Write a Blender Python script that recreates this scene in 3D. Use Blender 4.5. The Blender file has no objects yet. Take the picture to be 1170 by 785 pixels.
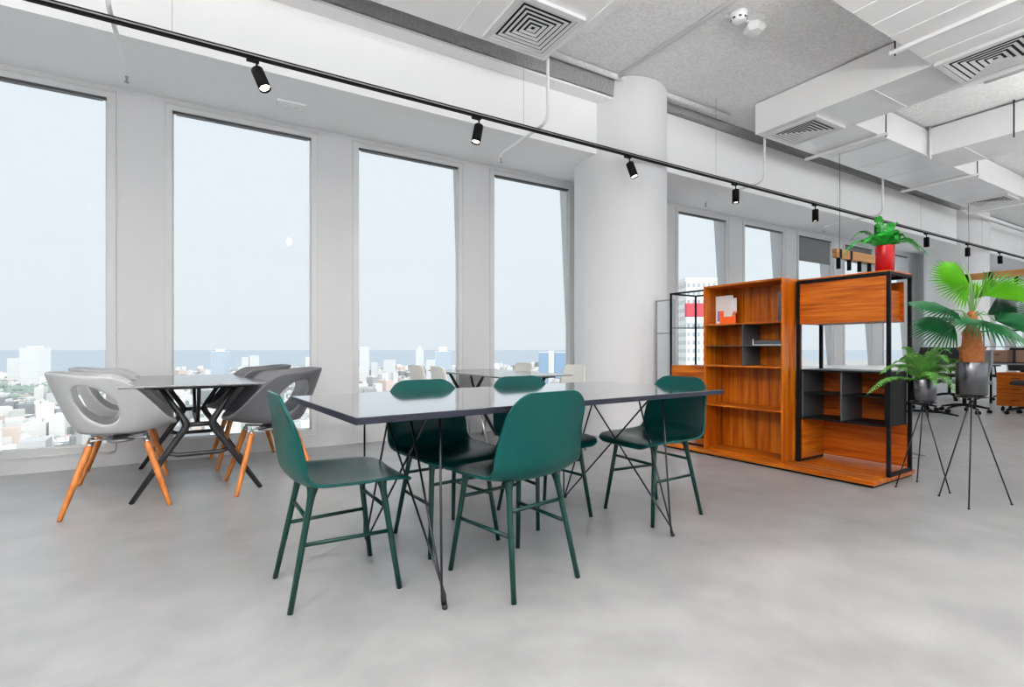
import bpy, bmesh, math, random
from mathutils import Vector, Matrix
rnd = random.Random(7)
S = bpy.context.scene
C = S.collection
PI = math.pi
sin, cos, rad = math.sin, math.cos, math.radians

# ------------------------------------------------------------------ camera
CAMH = 0.96
TH = math.atan2(985, 585)
FW = (cos(TH), sin(TH)); RT = (sin(TH), -cos(TH))
cam = bpy.data.cameras.new('camera'); camo = bpy.data.objects.new('camera', cam); C.objects.link(camo)
cam.lens = 18.0; cam.sensor_width = 36.0; cam.sensor_fit = 'HORIZONTAL'
cam.shift_y = (399.5 - 392.5) / 1170.0
cam.clip_start = 0.05; cam.clip_end = 90000
camo.location = (0, 0, CAMH)
camo.rotation_euler = (PI / 2, 0, TH - PI / 2)
S.camera = camo
S.view_settings.view_transform = 'Standard'
S.view_settings.look = 'None'
S.view_settings.gamma = 1.0
S.view_settings.exposure = 0.18
try: S.view_settings.use_curve_mapping = False
except Exception: pass
S.cycles.use_denoising = True
S.cycles.max_bounces = 14
S.cycles.diffuse_bounces = 8
S.cycles.transparent_max_bounces = 24
S.cycles.sample_clamp_indirect = 8.0
S.cycles.caustics_reflective = False
S.cycles.caustics_refractive = False

def ray(px, d):
    """point at depth d on the vertical plane through a bearing (for far things outside)"""
    k = (px - 585) / 585.0
    return (d * (FW[0] + k * RT[0]), d * (FW[1] + k * RT[1]))

# ------------------------------------------------------------------ materials
def srgb(r, g, b):
    f = lambda c: (c / 255 / 12.92) if c / 255 <= 0.04045 else ((c / 255 + 0.055) / 1.055) ** 2.4
    return (f(r), f(g), f(b), 1)

def mat(name, col, rough=0.5, metal=0.0, spec=0.5, bump=0.0, bscale=200, var=0.0, vscale=4.0, sheen=0, coat=0):
    m = bpy.data.materials.new(name); m.use_nodes = True
    nt = m.node_tree; b = nt.nodes['Principled BSDF']
    b.inputs['Base Color'].default_value = col
    b.inputs['Roughness'].default_value = rough
    b.inputs['Metallic'].default_value = metal
    b.inputs['Specular IOR Level'].default_value = spec
    if coat: b.inputs['Coat Weight'].default_value = coat; b.inputs['Coat Roughness'].default_value = 0.15
    tc = nt.nodes.new('ShaderNodeTexCoord')
    if var:
        n = nt.nodes.new('ShaderNodeTexNoise'); n.inputs['Scale'].default_value = vscale; n.inputs['Detail'].default_value = 5
        nt.links.new(tc.outputs['Object'], n.inputs['Vector'])
        mx = nt.nodes.new('ShaderNodeMix'); mx.data_type = 'RGBA'
        mx.inputs['A'].default_value = tuple(c * (1 - var) for c in col[:3]) + (1,)
        mx.inputs['B'].default_value = tuple(min(1, c * (1 + var)) for c in col[:3]) + (1,)
        nt.links.new(n.outputs['Fac'], mx.inputs['Factor'])
        nt.links.new(mx.outputs['Result'], b.inputs['Base Color'])
    if bump:
        n2 = nt.nodes.new('ShaderNodeTexNoise'); n2.inputs['Scale'].default_value = bscale; n2.inputs['Detail'].default_value = 4
        nt.links.new(tc.outputs['Object'], n2.inputs['Vector'])
        bp = nt.nodes.new('ShaderNodeBump'); bp.inputs['Strength'].default_value = bump; bp.inputs['Distance'].default_value = 0.02
        nt.links.new(n2.outputs['Fac'], bp.inputs['Height']); nt.links.new(bp.outputs['Normal'], b.inputs['Normal'])
    return m

def wood(name, c1, c2, c3, axis='x', scale=1.0, rough=0.38):
    m = bpy.data.materials.new(name); m.use_nodes = True
    nt = m.node_tree; b = nt.nodes['Principled BSDF']; b.inputs['Roughness'].default_value = rough; b.inputs['Specular IOR Level'].default_value = 0.3
    tc = nt.nodes.new('ShaderNodeTexCoord'); mp = nt.nodes.new('ShaderNodeMapping')
    s = {'x': (0.7, 9, 14), 'y': (9, 0.7, 14), 'z': (10, 10, 0.6)}[axis]
    mp.inputs['Scale'].default_value = tuple(v * scale for v in s)
    nt.links.new(tc.outputs['Object'], mp.inputs['Vector'])
    n = nt.nodes.new('ShaderNodeTexNoise'); n.inputs['Scale'].default_value = 1.6; n.inputs['Detail'].default_value = 7
    n.inputs['Distortion'].default_value = 0.5
    nt.links.new(mp.outputs['Vector'], n.inputs['Vector'])
    r = nt.nodes.new('ShaderNodeValToRGB')
    r.color_ramp.elements[0].position = 0.3; r.color_ramp.elements[0].color = c1
    r.color_ramp.elements[1].position = 0.72; r.color_ramp.elements[1].color = c3
    e = r.color_ramp.elements.new(0.5); e.color = c2
    nt.links.new(n.outputs['Fac'], r.inputs['Fac']); nt.links.new(r.outputs['Color'], b.inputs['Base Color'])
    bp = nt.nodes.new('ShaderNodeBump'); bp.inputs['Strength'].default_value = 0.08; bp.inputs['Distance'].default_value = 0.003
    nt.links.new(n.outputs['Fac'], bp.inputs['Height']); nt.links.new(bp.outputs['Normal'], b.inputs['Normal'])
    return m

def emis(name, col, st):
    m = bpy.data.materials.new(name); m.use_nodes = True
    b = m.node_tree.nodes['Principled BSDF']; b.inputs['Base Color'].default_value = col
    b.inputs['Emission Color'].default_value = col; b.inputs['Emission Strength'].default_value = st
    return m

def glassmat(name, tint=(0.97, 0.985, 0.99, 1), refl=0.06):
    m = bpy.data.materials.new(name); m.use_nodes = True
    nt = m.node_tree; nt.nodes.clear()
    o = nt.nodes.new('ShaderNodeOutputMaterial'); t = nt.nodes.new('ShaderNodeBsdfTransparent'); g = nt.nodes.new('ShaderNodeBsdfGlossy')
    t.inputs['Color'].default_value = tint; g.inputs['Roughness'].default_value = 0.0
    lw = nt.nodes.new('ShaderNodeLayerWeight'); lw.inputs['Blend'].default_value = 0.5
    pw = nt.nodes.new('ShaderNodeMath'); pw.operation = 'POWER'; pw.inputs[1].default_value = 5.0
    fr = nt.nodes.new('ShaderNodeMath'); fr.operation = 'MULTIPLY_ADD'; fr.inputs[1].default_value = 0.15; fr.inputs[2].default_value = 0.003
    nt.links.new(lw.outputs['Facing'], pw.inputs[0]); nt.links.new(pw.outputs[0], fr.inputs[0])
    mx = nt.nodes.new('ShaderNodeMixShader')
    nt.links.new(fr.outputs[0], mx.inputs[0]); nt.links.new(t.outputs[0], mx.inputs[1]); nt.links.new(g.outputs[0], mx.inputs[2])
    nt.links.new(mx.outputs[0], o.inputs[0])
    return m

M = {}
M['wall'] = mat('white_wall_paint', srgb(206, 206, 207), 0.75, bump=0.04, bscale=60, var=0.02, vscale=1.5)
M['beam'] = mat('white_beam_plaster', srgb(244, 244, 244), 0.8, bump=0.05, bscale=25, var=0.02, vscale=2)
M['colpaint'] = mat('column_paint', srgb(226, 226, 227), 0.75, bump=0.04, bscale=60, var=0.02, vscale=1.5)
M['rough'] = mat('sprayed_concrete', srgb(160, 160, 160), 0.95, bump=1.0, bscale=28, var=0.25, vscale=40)
M['frame'] = mat('window_frame_metal', srgb(204, 204, 204), 0.4)
M['gasket'] = mat('dark_gasket', srgb(60, 62, 64), 0.6)
M['duct'] = mat('duct_white', srgb(243, 243, 243), 0.45, var=0.03, vscale=3)
M['foil'] = mat('duct_foil', srgb(240, 240, 241), 0.3, metal=0.4, bump=0.6, bscale=3.5, var=0.08, vscale=2.5)
M['white'] = mat('white_plastic', srgb(235, 235, 235), 0.4)
M['slat'] = mat('diffuser_metal', srgb(225, 225, 225), 0.4)
M['darkvoid'] = mat('dark_duct_inside', srgb(30, 30, 32), 0.9)
M['black'] = mat('black_metal', srgb(14, 14, 16), 0.6, spec=0.12)
M['rod'] = mat('black_steel_rod', srgb(38, 38, 42), 0.3, metal=0.6)
M['steel'] = mat('brushed_steel', srgb(160, 160, 162), 0.3, metal=0.9)
M['teal'] = mat('teal_plastic', srgb(0, 66, 63), 0.3, spec=0.2)
M['tealleg'] = mat('teal_lacquered_steel', srgb(0, 48, 42), 0.3, spec=0.35)
M['tabletop'] = mat('black_laminate', srgb(46, 44, 46), 0.1, spec=0.5, coat=0.5)
M['edge'] = mat('dark_table_edge', srgb(34, 36, 48), 0.5, spec=0.25)
M['greytop'] = mat('grey_glass_top', srgb(92, 92, 94), 0.12, spec=0.5)
M['greytop'].node_tree.nodes['Principled BSDF'].inputs['IOR'].default_value = 2.4
M['greyshell'] = mat('light_grey_plastic', srgb(170, 171, 172), 0.45)
M['darkshell'] = mat('dark_grey_plastic', srgb(84, 85, 89), 0.45)
M['cast'] = mat('black_cast_metal', srgb(26, 26, 29), 0.38)
M['legwood'] = wood('oiled_oak_leg', srgb(146, 76, 24), srgb(178, 104, 42), srgb(196, 124, 58), 'z', 2.0, 0.35)
W1c = (srgb(122, 48, 0), srgb(166, 82, 4), srgb(194, 113, 28))
M['woodv'] = wood('teak_veneer_upright', *W1c, 'z', 1.5)
M['woodh'] = wood('teak_veneer_level', *W1c, 'y', 1.9)
M['woodx'] = wood('teak_veneer_side', *W1c, 'x', 1.6)
M['woodd'] = wood('teak_veneer_back', srgb(124, 44, 0), srgb(166, 74, 4), srgb(188, 98, 22), 'y', 1.6)
M['tabletop'].node_tree.nodes['Principled BSDF'].inputs['IOR'].default_value = 3.2
M['tabletop'].node_tree.nodes['Principled BSDF'].inputs['Coat IOR'].default_value = 1.9
M['tabletop'].node_tree.nodes['Principled BSDF'].inputs['Coat Roughness'].default_value = 0.08
M['tabletop'].node_tree.nodes['Principled BSDF'].inputs['Coat Weight'].default_value = 1.0
M['panel'] = mat('charcoal_panel', srgb(64, 70, 74), 0.4)
M['tint'] = glassmat('dark_tinted_glass', (0.5, 0.52, 0.53, 1))
M['glass'] = glassmat('clear_glass', (0.95, 0.965, 0.975, 1))
M['red'] = mat('red_glazed_ceramic', srgb(172, 0, 12), 0.2, spec=0.35)
M['pot'] = mat('dark_metal_pot', srgb(92, 92, 95), 0.24, metal=0.95)
M['fern'] = mat('fern_green', srgb(96, 158, 66), 0.5, var=0.4, vscale=14)
M['fernlight'] = mat('bright_fern_green', srgb(36, 165, 48), 0.45, var=0.35, vscale=14)
M['palm'] = mat('palm_leaf_green', srgb(22, 92, 48), 0.4, var=0.35, vscale=20)
M['palmlight'] = mat('young_palm_leaf_green', srgb(92, 164, 28), 0.45, var=0.3, vscale=20)
M['stem'] = mat('leaf_stalk', srgb(120, 160, 96), 0.5)
M['fiber'] = mat('palm_trunk_fibre', srgb(176, 106, 58), 0.9, bump=1.0, bscale=60, var=0.35, vscale=50)
M['soil'] = mat('soil', srgb(50, 38, 30), 0.95, bump=0.6, bscale=50)
M['lampwood'] = wood('pale_lamp_wood', srgb(150, 102, 56), srgb(182, 130, 76), srgb(200, 152, 96), 'x', 1.0, 0.5)
M['lens'] = emis('warm_lamp_lens', (1.0, 0.86, 0.66, 1), 11.0)
M['chairwhite'] = mat('off_white_plastic', srgb(222, 220, 214), 0.4)
M['deskwhite'] = mat('white_desk_laminate', srgb(228, 228, 228), 0.3)
M['deskgrey'] = mat('grey_desk_laminate', srgb(120, 120, 122), 0.4)
M['brown'] = mat('brown_fabric', srgb(140, 108, 92), 0.9, bump=0.3, bscale=300)
M['mesh'] = mat('black_fabric', srgb(34, 34, 37), 0.85, bump=0.3, bscale=400)
M['greyfab'] = mat('grey_fabric', srgb(128, 128, 131), 0.85, bump=0.3, bscale=300)
M['paper'] = mat('white_card', srgb(236, 236, 238), 0.5)
M['orange'] = mat('orange_card', srgb(238, 96, 24), 0.5)
M['violet'] = mat('violet_card', srgb(140, 120, 190), 0.5)
M['book'] = mat('slate_book_cloth', srgb(66, 74, 84), 0.6)
M['blind'] = mat('grey_blind_mesh', srgb(120, 121, 122), 0.8)
M['blinddark'] = mat('blind_cassette', srgb(62, 62, 64), 0.5)
M['cityground'] = mat('city_ground', srgb(178, 176, 170), 0.9, var=0.25, vscale=0.02)
M['sea'] = mat('sea_water', srgb(164, 172, 178), 0.6)
M['tree'] = mat('city_tree_green', srgb(146, 158, 148), 0.9, var=0.25, vscale=0.05)

def floor_mat():
    m = bpy.data.materials.new('polished_concrete'); m.use_nodes = True
    nt = m.node_tree; b = nt.nodes['Principled BSDF']
    tc = nt.nodes.new('ShaderNodeTexCoord')
    def noise(sc, det, dist=0.0, rg=0.55):
        n = nt.nodes.new('ShaderNodeTexNoise'); n.inputs['Scale'].default_value = sc; n.inputs['Detail'].default_value = det
        n.inputs['Distortion'].default_value = dist; n.inputs['Roughness'].default_value = rg
        nt.links.new(tc.outputs['Object'], n.inputs['Vector']); return n
    a = noise(0.55, 6, 0.8); c = noise(4.0, 4, 0.0, 0.5)
    mx = nt.nodes.new('ShaderNodeMix'); mx.data_type = 'FLOAT'; mx.inputs['Factor'].default_value = 0.35
    nt.links.new(a.outputs['Fac'], mx.inputs['A']); nt.links.new(c.outputs['Fac'], mx.inputs['B'])
    r = nt.nodes.new('ShaderNodeValToRGB')
    r.color_ramp.elements[0].position = 0.3; r.color_ramp.elements[0].color = srgb(124, 124, 125)
    r.color_ramp.elements[1].position = 0.68; r.color_ramp.elements[1].color = srgb(170, 170, 170)
    nt.links.new(mx.outputs['Result'], r.inputs['Fac']); nt.links.new(r.outputs['Color'], b.inputs['Base Color'])
    rr = nt.nodes.new('ShaderNodeMapRange'); rr.inputs['To Min'].default_value = 0.2; rr.inputs['To Max'].default_value = 0.42
    rr.clamp = True; nt.links.new(a.outputs['Fac'], rr.inputs['Value']); nt.links.new(rr.outputs['Result'], b.inputs['Roughness'])
    b.inputs['Specular IOR Level'].default_value = 0.45
    return m
M['floor'] = floor_mat()

def ceil_mat():
    m = mat('sprayed_white_ceiling', srgb(206, 206, 206), 0.95)
    nt = m.node_tree; b = nt.nodes['Principled BSDF']; tc = nt.nodes.new('ShaderNodeTexCoord')
    n = nt.nodes.new('ShaderNodeTexNoise'); n.inputs['Scale'].default_value = 34; n.inputs['Detail'].default_value = 5; n.inputs['Roughness'].default_value = 0.7
    nt.links.new(tc.outputs['Object'], n.inputs['Vector'])
    bp = nt.nodes.new('ShaderNodeBump'); bp.inputs['Strength'].default_value = 0.6; bp.inputs['Distance'].default_value = 0.04
    nt.links.new(n.outputs['Fac'], bp.inputs['Height']); nt.links.new(bp.outputs['Normal'], b.inputs['Normal'])
    r = nt.nodes.new('ShaderNodeValToRGB'); r.color_ramp.elements[0].position = 0.3; r.color_ramp.elements[0].color = srgb(226, 226, 226)
    r.color_ramp.elements[1].position = 0.6; r.color_ramp.elements[1].color = srgb(249, 249, 249)
    nt.links.new(n.outputs['Fac'], r.inputs['Fac']); nt.links.new(r.outputs['Color'], b.inputs['Base Color'])
    return m
M['ceil'] = ceil_mat()

def facade_mat(name, wallc, winc, fx=3.4, fz=3.2, wx=0.55, wz=0.5):
    m = bpy.data.materials.new(name); m.use_nodes = True
    nt = m.node_tree; b = nt.nodes['Principled BSDF']; b.inputs['Roughness'].default_value = 0.8
    tc = nt.nodes.new('ShaderNodeTexCoord'); sp = nt.nodes.new('ShaderNodeSeparateXYZ'); nt.links.new(tc.outputs['Object'], sp.inputs[0])
    def mth(op, a, v=None):
        n = nt.nodes.new('ShaderNodeMath'); n.operation = op
        if isinstance(a, (int, float)): n.inputs[0].default_value = a
        else: nt.links.new(a, n.inputs[0])
        if v is not None:
            if isinstance(v, (int, float)): n.inputs[1].default_value = v
            else: nt.links.new(v, n.inputs[1])
        return n.outputs[0]
    xy = mth('ADD', sp.outputs[0], sp.outputs[1])
    gx = mth('LESS_THAN', mth('FRACT', mth('DIVIDE', xy, fx)), wx)
    gz = mth('LESS_THAN', mth('FRACT', mth('DIVIDE', sp.outputs[2], fz)), wz)
    g = mth('MULTIPLY', gx, gz)
    mx = nt.nodes.new('ShaderNodeMix'); mx.data_type = 'RGBA'; mx.inputs['A'].default_value = wallc; mx.inputs['B'].default_value = winc
    nt.links.new(g, mx.inputs['Factor']); nt.links.new(mx.outputs['Result'], b.inputs['Base Color'])
    return m
M['fac_white'] = facade_mat('white_facade', srgb(236, 234, 230), srgb(205, 208, 210))
M['fac_grey'] = facade_mat('grey_facade', srgb(206, 214, 222), srgb(176, 190, 202), 3.0, 3.2, 0.7, 0.6)
M['fac_blue'] = facade_mat('blue_glass_facade', srgb(176, 196, 216), srgb(140, 166, 194), 2.5, 3.2, 0.8, 0.8)
M['fac_cream'] = facade_mat('cream_facade', srgb(232, 222, 192), srgb(176, 178, 176), 1.6, 2.6, 0.5, 0.55)
M['fac_near'] = facade_mat('pale_apartment_facade', srgb(236, 236, 234), srgb(172, 178, 184), 1.5, 2.4, 0.45, 0.5)
M['redband'] = mat('red_roof_band', srgb(214, 84, 92), 0.8)

def city_mat():
    m = bpy.data.materials.new('pale_city_walls'); m.use_nodes = True
    nt = m.node_tree; b = nt.nodes['Principled BSDF']; b.inputs['Roughness'].default_value = 0.9
    g = nt.nodes.new('ShaderNodeNewGeometry'); r = nt.nodes.new('ShaderNodeValToRGB')
    nt.links.new(g.outputs['Random Per Island'], r.inputs['Fac'])
    r.color_ramp.interpolation = 'CONSTANT'
    cols = [(0, (224, 222, 217)), (0.25, (198, 197, 192)), (0.45, (236, 234, 231)), (0.62, (176, 176, 174)), (0.76, (214, 196, 186)), (0.86, (150, 152, 152))]
    r.color_ramp.elements[0].color = srgb(*cols[0][1]); r.color_ramp.elements[1].position = 0.3; r.color_ramp.elements[1].color = srgb(*cols[1][1])
    for p, c in cols[2:]:
        e = r.color_ramp.elements.new(p); e.color = srgb(*c)
    nt.links.new(r.outputs['Color'], b.inputs['Base Color'])
    return m
M['city'] = city_mat()

# ------------------------------------------------------------------ mesh helpers
def box(bm, x0, x1, y0, y1, z0, z1, mtx=None):
    vs = [bm.verts.new((x, y, z)) for z in (z0, z1) for y in (y0, y1) for x in (x0, x1)]
    if mtx:
        for v in vs: v.co = mtx @ v.co
    for q in ((0, 2, 3, 1), (4, 5, 7, 6), (0, 1, 5, 4), (2, 6, 7, 3), (0, 4, 6, 2), (1, 3, 7, 5)):
        bm.faces.new([vs[i] for i in q])
    return vs

def tube(bm, pts, r, n=10, caps=True, rs=None):
    pts = [Vector(p) for p in pts]; rings = []
    T = (pts[1] - pts[0]).normalized()
    up = Vector((0, 0, 1)) if abs(T.z) < 0.9 else Vector((1, 0, 0))
    U = T.cross(up).normalized()
    for i, p in enumerate(pts):
        if i == 0: t = pts[1] - pts[0]
        elif i == len(pts) - 1: t = pts[-1] - pts[-2]
        else: t = (pts[i + 1] - p).normalized() + (p - pts[i - 1]).normalized()
        t.normalize()
        U = (U - t * U.dot(t)).normalized(); V = t.cross(U)
        rr = rs[i] if rs else r
        rings.append([bm.verts.new(p + (U * cos(2 * PI * k / n) + V * sin(2 * PI * k / n)) * rr) for k in range(n)])
    for a, b in zip(rings, rings[1:]):
        for k in range(n):
            f = bm.faces.new([a[k], a[(k + 1) % n], b[(k + 1) % n], b[k]]); f.smooth = True
    if caps:
        bm.faces.new(list(reversed(rings[0]))); bm.faces.new(rings[-1])

def lathe(bm, prof, n=40, c=(0, 0, 0), smooth=True):
    rings = []
    for r, z in prof:
        if r < 1e-6: rings.append([bm.verts.new((c[0], c[1], c[2] + z))])
        else: rings.append([bm.verts.new((c[0] + r * cos(2 * PI * k / n), c[1] + r * sin(2 * PI * k / n), c[2] + z)) for k in range(n)])
    for a, b in zip(rings, rings[1:]):
        for k in range(n):
            k2 = (k + 1) % n
            if len(a) == 1 and len(b) == 1: continue
            if len(a) == 1: f = bm.faces.new([a[0], b[k], b[k2]])
            elif len(b) == 1: f = bm.faces.new([a[k], b[0], a[k2]])
            else: f = bm.faces.new([a[k], b[k], b[k2], a[k2]])
            f.smooth = smooth

def NB(): return bmesh.new()

def obj(name, bm, m, parent=None, bevel=0, seg=2, smooth=None, loc=None, rot=None, subsurf=0, solid=0, soff=0, recalc=True):
    if recalc: bmesh.ops.recalc_face_normals(bm, faces=bm.faces[:])
    me = bpy.data.meshes.new(name); bm.to_mesh(me); bm.free()
    if smooth is not None:
        for p in me.polygons: p.use_smooth = smooth
    me.materials.append(m)
    o = bpy.data.objects.new(name, me); C.objects.link(o)
    if parent is not None: o.parent = parent
    if loc: o.location = loc
    if rot: o.rotation_euler = rot
    if solid:
        md = o.modifiers.new('thick', 'SOLIDIFY'); md.thickness = solid; md.offset = soff
    if bevel:
        md = o.modifiers.new('bevel', 'BEVEL'); md.width = bevel; md.segments = seg; md.limit_method = 'ANGLE'; md.angle_limit = rad(40)
    if subsurf:
        md = o.modifiers.new('sub', 'SUBSURF'); md.levels = subsurf; md.render_levels = subsurf
    return o

def tag(o, label, cat, group=None, kind=None):
    o['label'] = label; o['category'] = cat
    if group: o['group'] = group
    if kind: o['kind'] = kind
    return o

def thing(name, label, cat, loc=(0, 0, 0), rz=0, group=None):
    o = bpy.data.objects.new(name, None); C.objects.link(o)
    o.empty_display_size = 0.1
    o.location = loc; o.rotation_euler = (0, 0, rz)
    return tag(o, label, cat, group)

def struct(name, bm, m, **k):
    par = k.get('parent')
    o = obj(name, bm, m, **k)
    if par is None: o['kind'] = 'structure'
    return o

def children(o): return [c for c in bpy.data.objects if c.parent == o]
def copy_tree(o, parent=None):
    kids = children(o)
    c = o.copy(); C.objects.link(c); c.parent = parent
    for ch in kids: copy_tree(ch, c)
    return c
def dup(o, label, loc, rz, group=None):
    c = copy_tree(o); c.location = loc; c.rotation_euler = (0, 0, rz); c['label'] = label
    if group: c['group'] = group
    return c

# ------------------------------------------------------------------ the room
WY = 5.32            # inner face of the window wall
HC = 3.95            # ceiling height
ZB0, ZB1 = 0.177, 3.035
FR = 0.06
X0, X1, YB = -6.0, 23.0, -5.5

bm = NB(); box(bm, X0, X1, YB, WY + 0.3, -0.2, 0.0); struct('floor', bm, M['floor'])
bm = NB(); box(bm, X0 - .2, X1, YB - .2, WY + 0.5, HC, HC + 0.25); struct('ceiling', bm, M['ceil'])

WIN = [(-5.01, -3.87), (-3.43, -2.29), (-1.857, -.715), (-.268, .874), (1.329, 2.453), (2.914, 4.02),
       (6.056, 7.171), (7.642, 8.72), (9.2, 10.3), (10.78, 11.88), (12.36, 13.46), (15.5, 16.6), (17.08, 18.18), (18.66, 19.76), (20.24, 21.34)]
bm = NB()
def yo(z): return 5.37 + 0.07 * z
def pier(xa, xb):
    zt = 3.3
    vs = [bm.verts.new(p) for p in ((xa, WY, 0), (xb, WY, 0), (xb, yo(0) + .02, 0), (xa, yo(0) + .02, 0),
                                    (xa, WY, zt), (xb, WY, zt), (xb, yo(zt) + .02, zt), (xa, yo(zt) + .02, zt))]
    for q in ((0, 1, 2, 3), (7, 6, 5, 4), (0, 4, 5, 1), (1, 5, 6, 2), (2, 6, 7, 3), (3, 7, 4, 0)):
        bm.faces.new([vs[i] for i in q])
xs = [X0] + [v for w in WIN for v in w] + [X1]
for i in range(0, len(xs), 2):
    pier(xs[i] + (FR if i else 0), xs[i + 1] - (FR if i + 1 < len(xs) - 1 else 0)) if False else pier(xs[i] + (0.0 if i == 0 else FR), xs[i + 1] - (0.0 if i + 2 == len(xs) else FR))
for a, b in WIN:
    box(bm, a - FR, b + FR, WY, WY + .08, 0, ZB0 - FR)
    box(bm, a - FR, b + FR, WY, WY + .12, ZB1 + FR, 3.3)
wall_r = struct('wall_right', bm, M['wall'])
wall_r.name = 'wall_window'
for i, (a, b) in enumerate(WIN):
    bm = NB(); y0, y1 = WY - 0.004, WY + .075
    box(bm, a - FR, a, y0, y1, ZB0 - FR, ZB1 + FR); box(bm, b, b + FR, y0, y1, ZB0 - FR, ZB1 + FR)
    box(bm, a, b, y0, y1, ZB0 - FR, ZB0); box(bm, a, b, y0, y1, ZB1, ZB1 + FR)
    # raised inner bead of the frame
    for (p, q, r_, s_) in ((a - FR, a - FR + .012, ZB0 - FR, ZB1 + FR), (b + FR - .012, b + FR, ZB0 - FR, ZB1 + FR)):
        box(bm, p, q, y0 - .008, y0, r_, s_)
    box(bm, a - FR, b + FR, y0 - .008, y0, ZB1 + FR - .012, ZB1 + FR); box(bm, a - FR, b + FR, y0 - .008, y0, ZB0 - FR, ZB0 - FR + .012)
    w = struct('window_%d' % (i + 1), bm, M['frame'])
    bm = NB(); g = .012
    box(bm, a, a + g, WY + .035, WY + .055, ZB0, ZB1); box(bm, b - g, b, WY + .035, WY + .055, ZB0, ZB1)
    box(bm, a, b, WY + .035, WY + .055, ZB0, ZB0 + g); box(bm, a, b, WY + .035, WY + .055, ZB1 - g, ZB1)
    obj('gasket', bm, M['frame'], parent=w)
    bm = NB(); box(bm, a + .01, b - .01, WY + .042, WY + .048, ZB0 + .01, ZB1 - .01)
    obj('pane', bm, M['glass'], parent=w)
    drop = {8: 0.42, 9: 0.3}.get(i, 0)
    bm = NB(); box(bm, a + .005, b - .005, WY + .004, WY + .034, ZB1 - .016, ZB1)
    bl = obj('blind_cassette', bm, M['blinddark'], parent=w)
    bm = NB(); zb = ZB1 - .018 - (.012 + drop)
    box(bm, a + .03, b - .03, WY + .018, WY + .022, zb + .012, ZB1 - .012); box(bm, a + .03, b - .03, WY + .012, WY + .028, zb, zb + .016)
    obj('roller_blind', bm, M['blind'], parent=w)
# soffit over the windows, plastered beam, rough concrete edge above it
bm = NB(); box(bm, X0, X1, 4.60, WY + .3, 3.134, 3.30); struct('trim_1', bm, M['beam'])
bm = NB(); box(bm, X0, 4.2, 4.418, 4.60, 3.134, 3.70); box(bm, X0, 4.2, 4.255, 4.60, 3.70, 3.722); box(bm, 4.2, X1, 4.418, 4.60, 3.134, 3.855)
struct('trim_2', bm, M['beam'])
bm = NB()
def rough_strip(xa, xb, y0, zlo, amp):
    n = int((xb - xa) / .07); pv = None
    for k in range(n + 1):
        x = xa + (xb - xa) * k / n; dz = rnd.uniform(-amp, amp); dy = rnd.uniform(-amp, amp)
        cur = [bm.verts.new((x, y0 + dy, zlo + dz)), bm.verts.new((x, y0 - .01 + dy * .5, HC)), bm.verts.new((x, 4.62, zlo + dz * .3 - .0)), bm.verts.new((x, 4.62, HC))]
        if pv:
            bm.faces.new([pv[0], cur[0], cur[1], pv[1]]); bm.faces.new([pv[2], cur[2], cur[0], pv[0]])
        pv = cur
rough_strip(X0, 4.2, 4.25, 3.735, .008)
struct('trim_3', bm, M['rough'])
bm = NB(); rough_strip(4.4, X1, 4.36, 3.865, .010); struct('trim_4', bm, M['rough'])
# unseen rest of the room: left end wall, glazed back wall, right end wall
bm = NB(); box(bm, X0 - .2, X0, YB, WY + .3, 0, HC); struct('wall_left', bm, M['wall'])
bm = NB(); box(bm, X1, X1 + .2, YB, WY + .3, 0, HC); struct('wall_far', bm, M['wall'])
bm = NB()
nb = 9; wbk = (X1 - X0) / nb
for k in range(nb + 1):
    x = X0 + k * wbk; box(bm, x - .15, x + .15, YB - .2, YB, 0, HC)
box(bm, X0, X1, YB - .2, YB, 3.6, HC); box(bm, X0, X1, YB - .2, YB, 0, .15)
struct('wall_back', bm, M['wall'])

# columns
CX, CY, CR = 4.23, 4.60, 0.54
for cx_, lab in ((CX, 'thick round white column between the tall windows and the wooden bookcase'), (13.85, 'round white column further back, behind the fan palm')):
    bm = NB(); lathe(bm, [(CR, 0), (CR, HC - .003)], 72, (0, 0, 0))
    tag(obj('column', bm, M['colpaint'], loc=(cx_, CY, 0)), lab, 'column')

# ------------------------------------------------------------------ ducts
def seams(par, xa, xb, ya, yb, z, along, step, m):
    p = (xa if along == 'x' else ya) + step
    while p < (xb if along == 'x' else yb) - .1:
        bm = NB()
        if along == 'x': box(bm, p - .008, p + .008, ya + .01, yb - .01, z - .006, z + .004)
        else: box(bm, xa + .01, xb - .01, p - .008, p + .008, z - .006, z + .004)
        obj('seam', bm, m, parent=par); p += step

def duct(label, boxes, m, seam=None):
    t = thing('air_duct', label, 'duct', (boxes[0][0], boxes[0][2], 0))
    o = Vector((boxes[0][0], boxes[0][2], 0))
    for n_, b in zip(['duct_body', 'duct_branch', 'duct_branch'], boxes):
        bm = NB(); box(bm, b[0] - o.x, b[1] - o.x, b[2] - o.y, b[3] - o.y, b[4], b[5]); obj(n_, bm, m if len(b) < 7 else b[6], parent=t, bevel=.004, seg=1)
    if seam:
        for s in seam: seams(t, s[0] - o.x, s[1] - o.x, s[2] - o.y, s[3] - o.y, s[4], s[5], s[6], m)
    return t
ZD = 3.57
dleft = duct('wide white air duct panel overhead at the left holding the big square diffuser', [(-3.2, 2.618, 2.30, 3.834, ZD, 3.90)], M['duct'], [(-3.2, 2.0, 2.30, 3.834, ZD, 'x', .62)])
dfas = duct('white fascia air duct reaching from the upper right to the wall', [(5.72, 6.46, 2.07, 3.834, ZD, 3.93)], M['foil'], [(5.72, 6.46, 2.07, 3.1, ZD, 'y', .5)])
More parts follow.
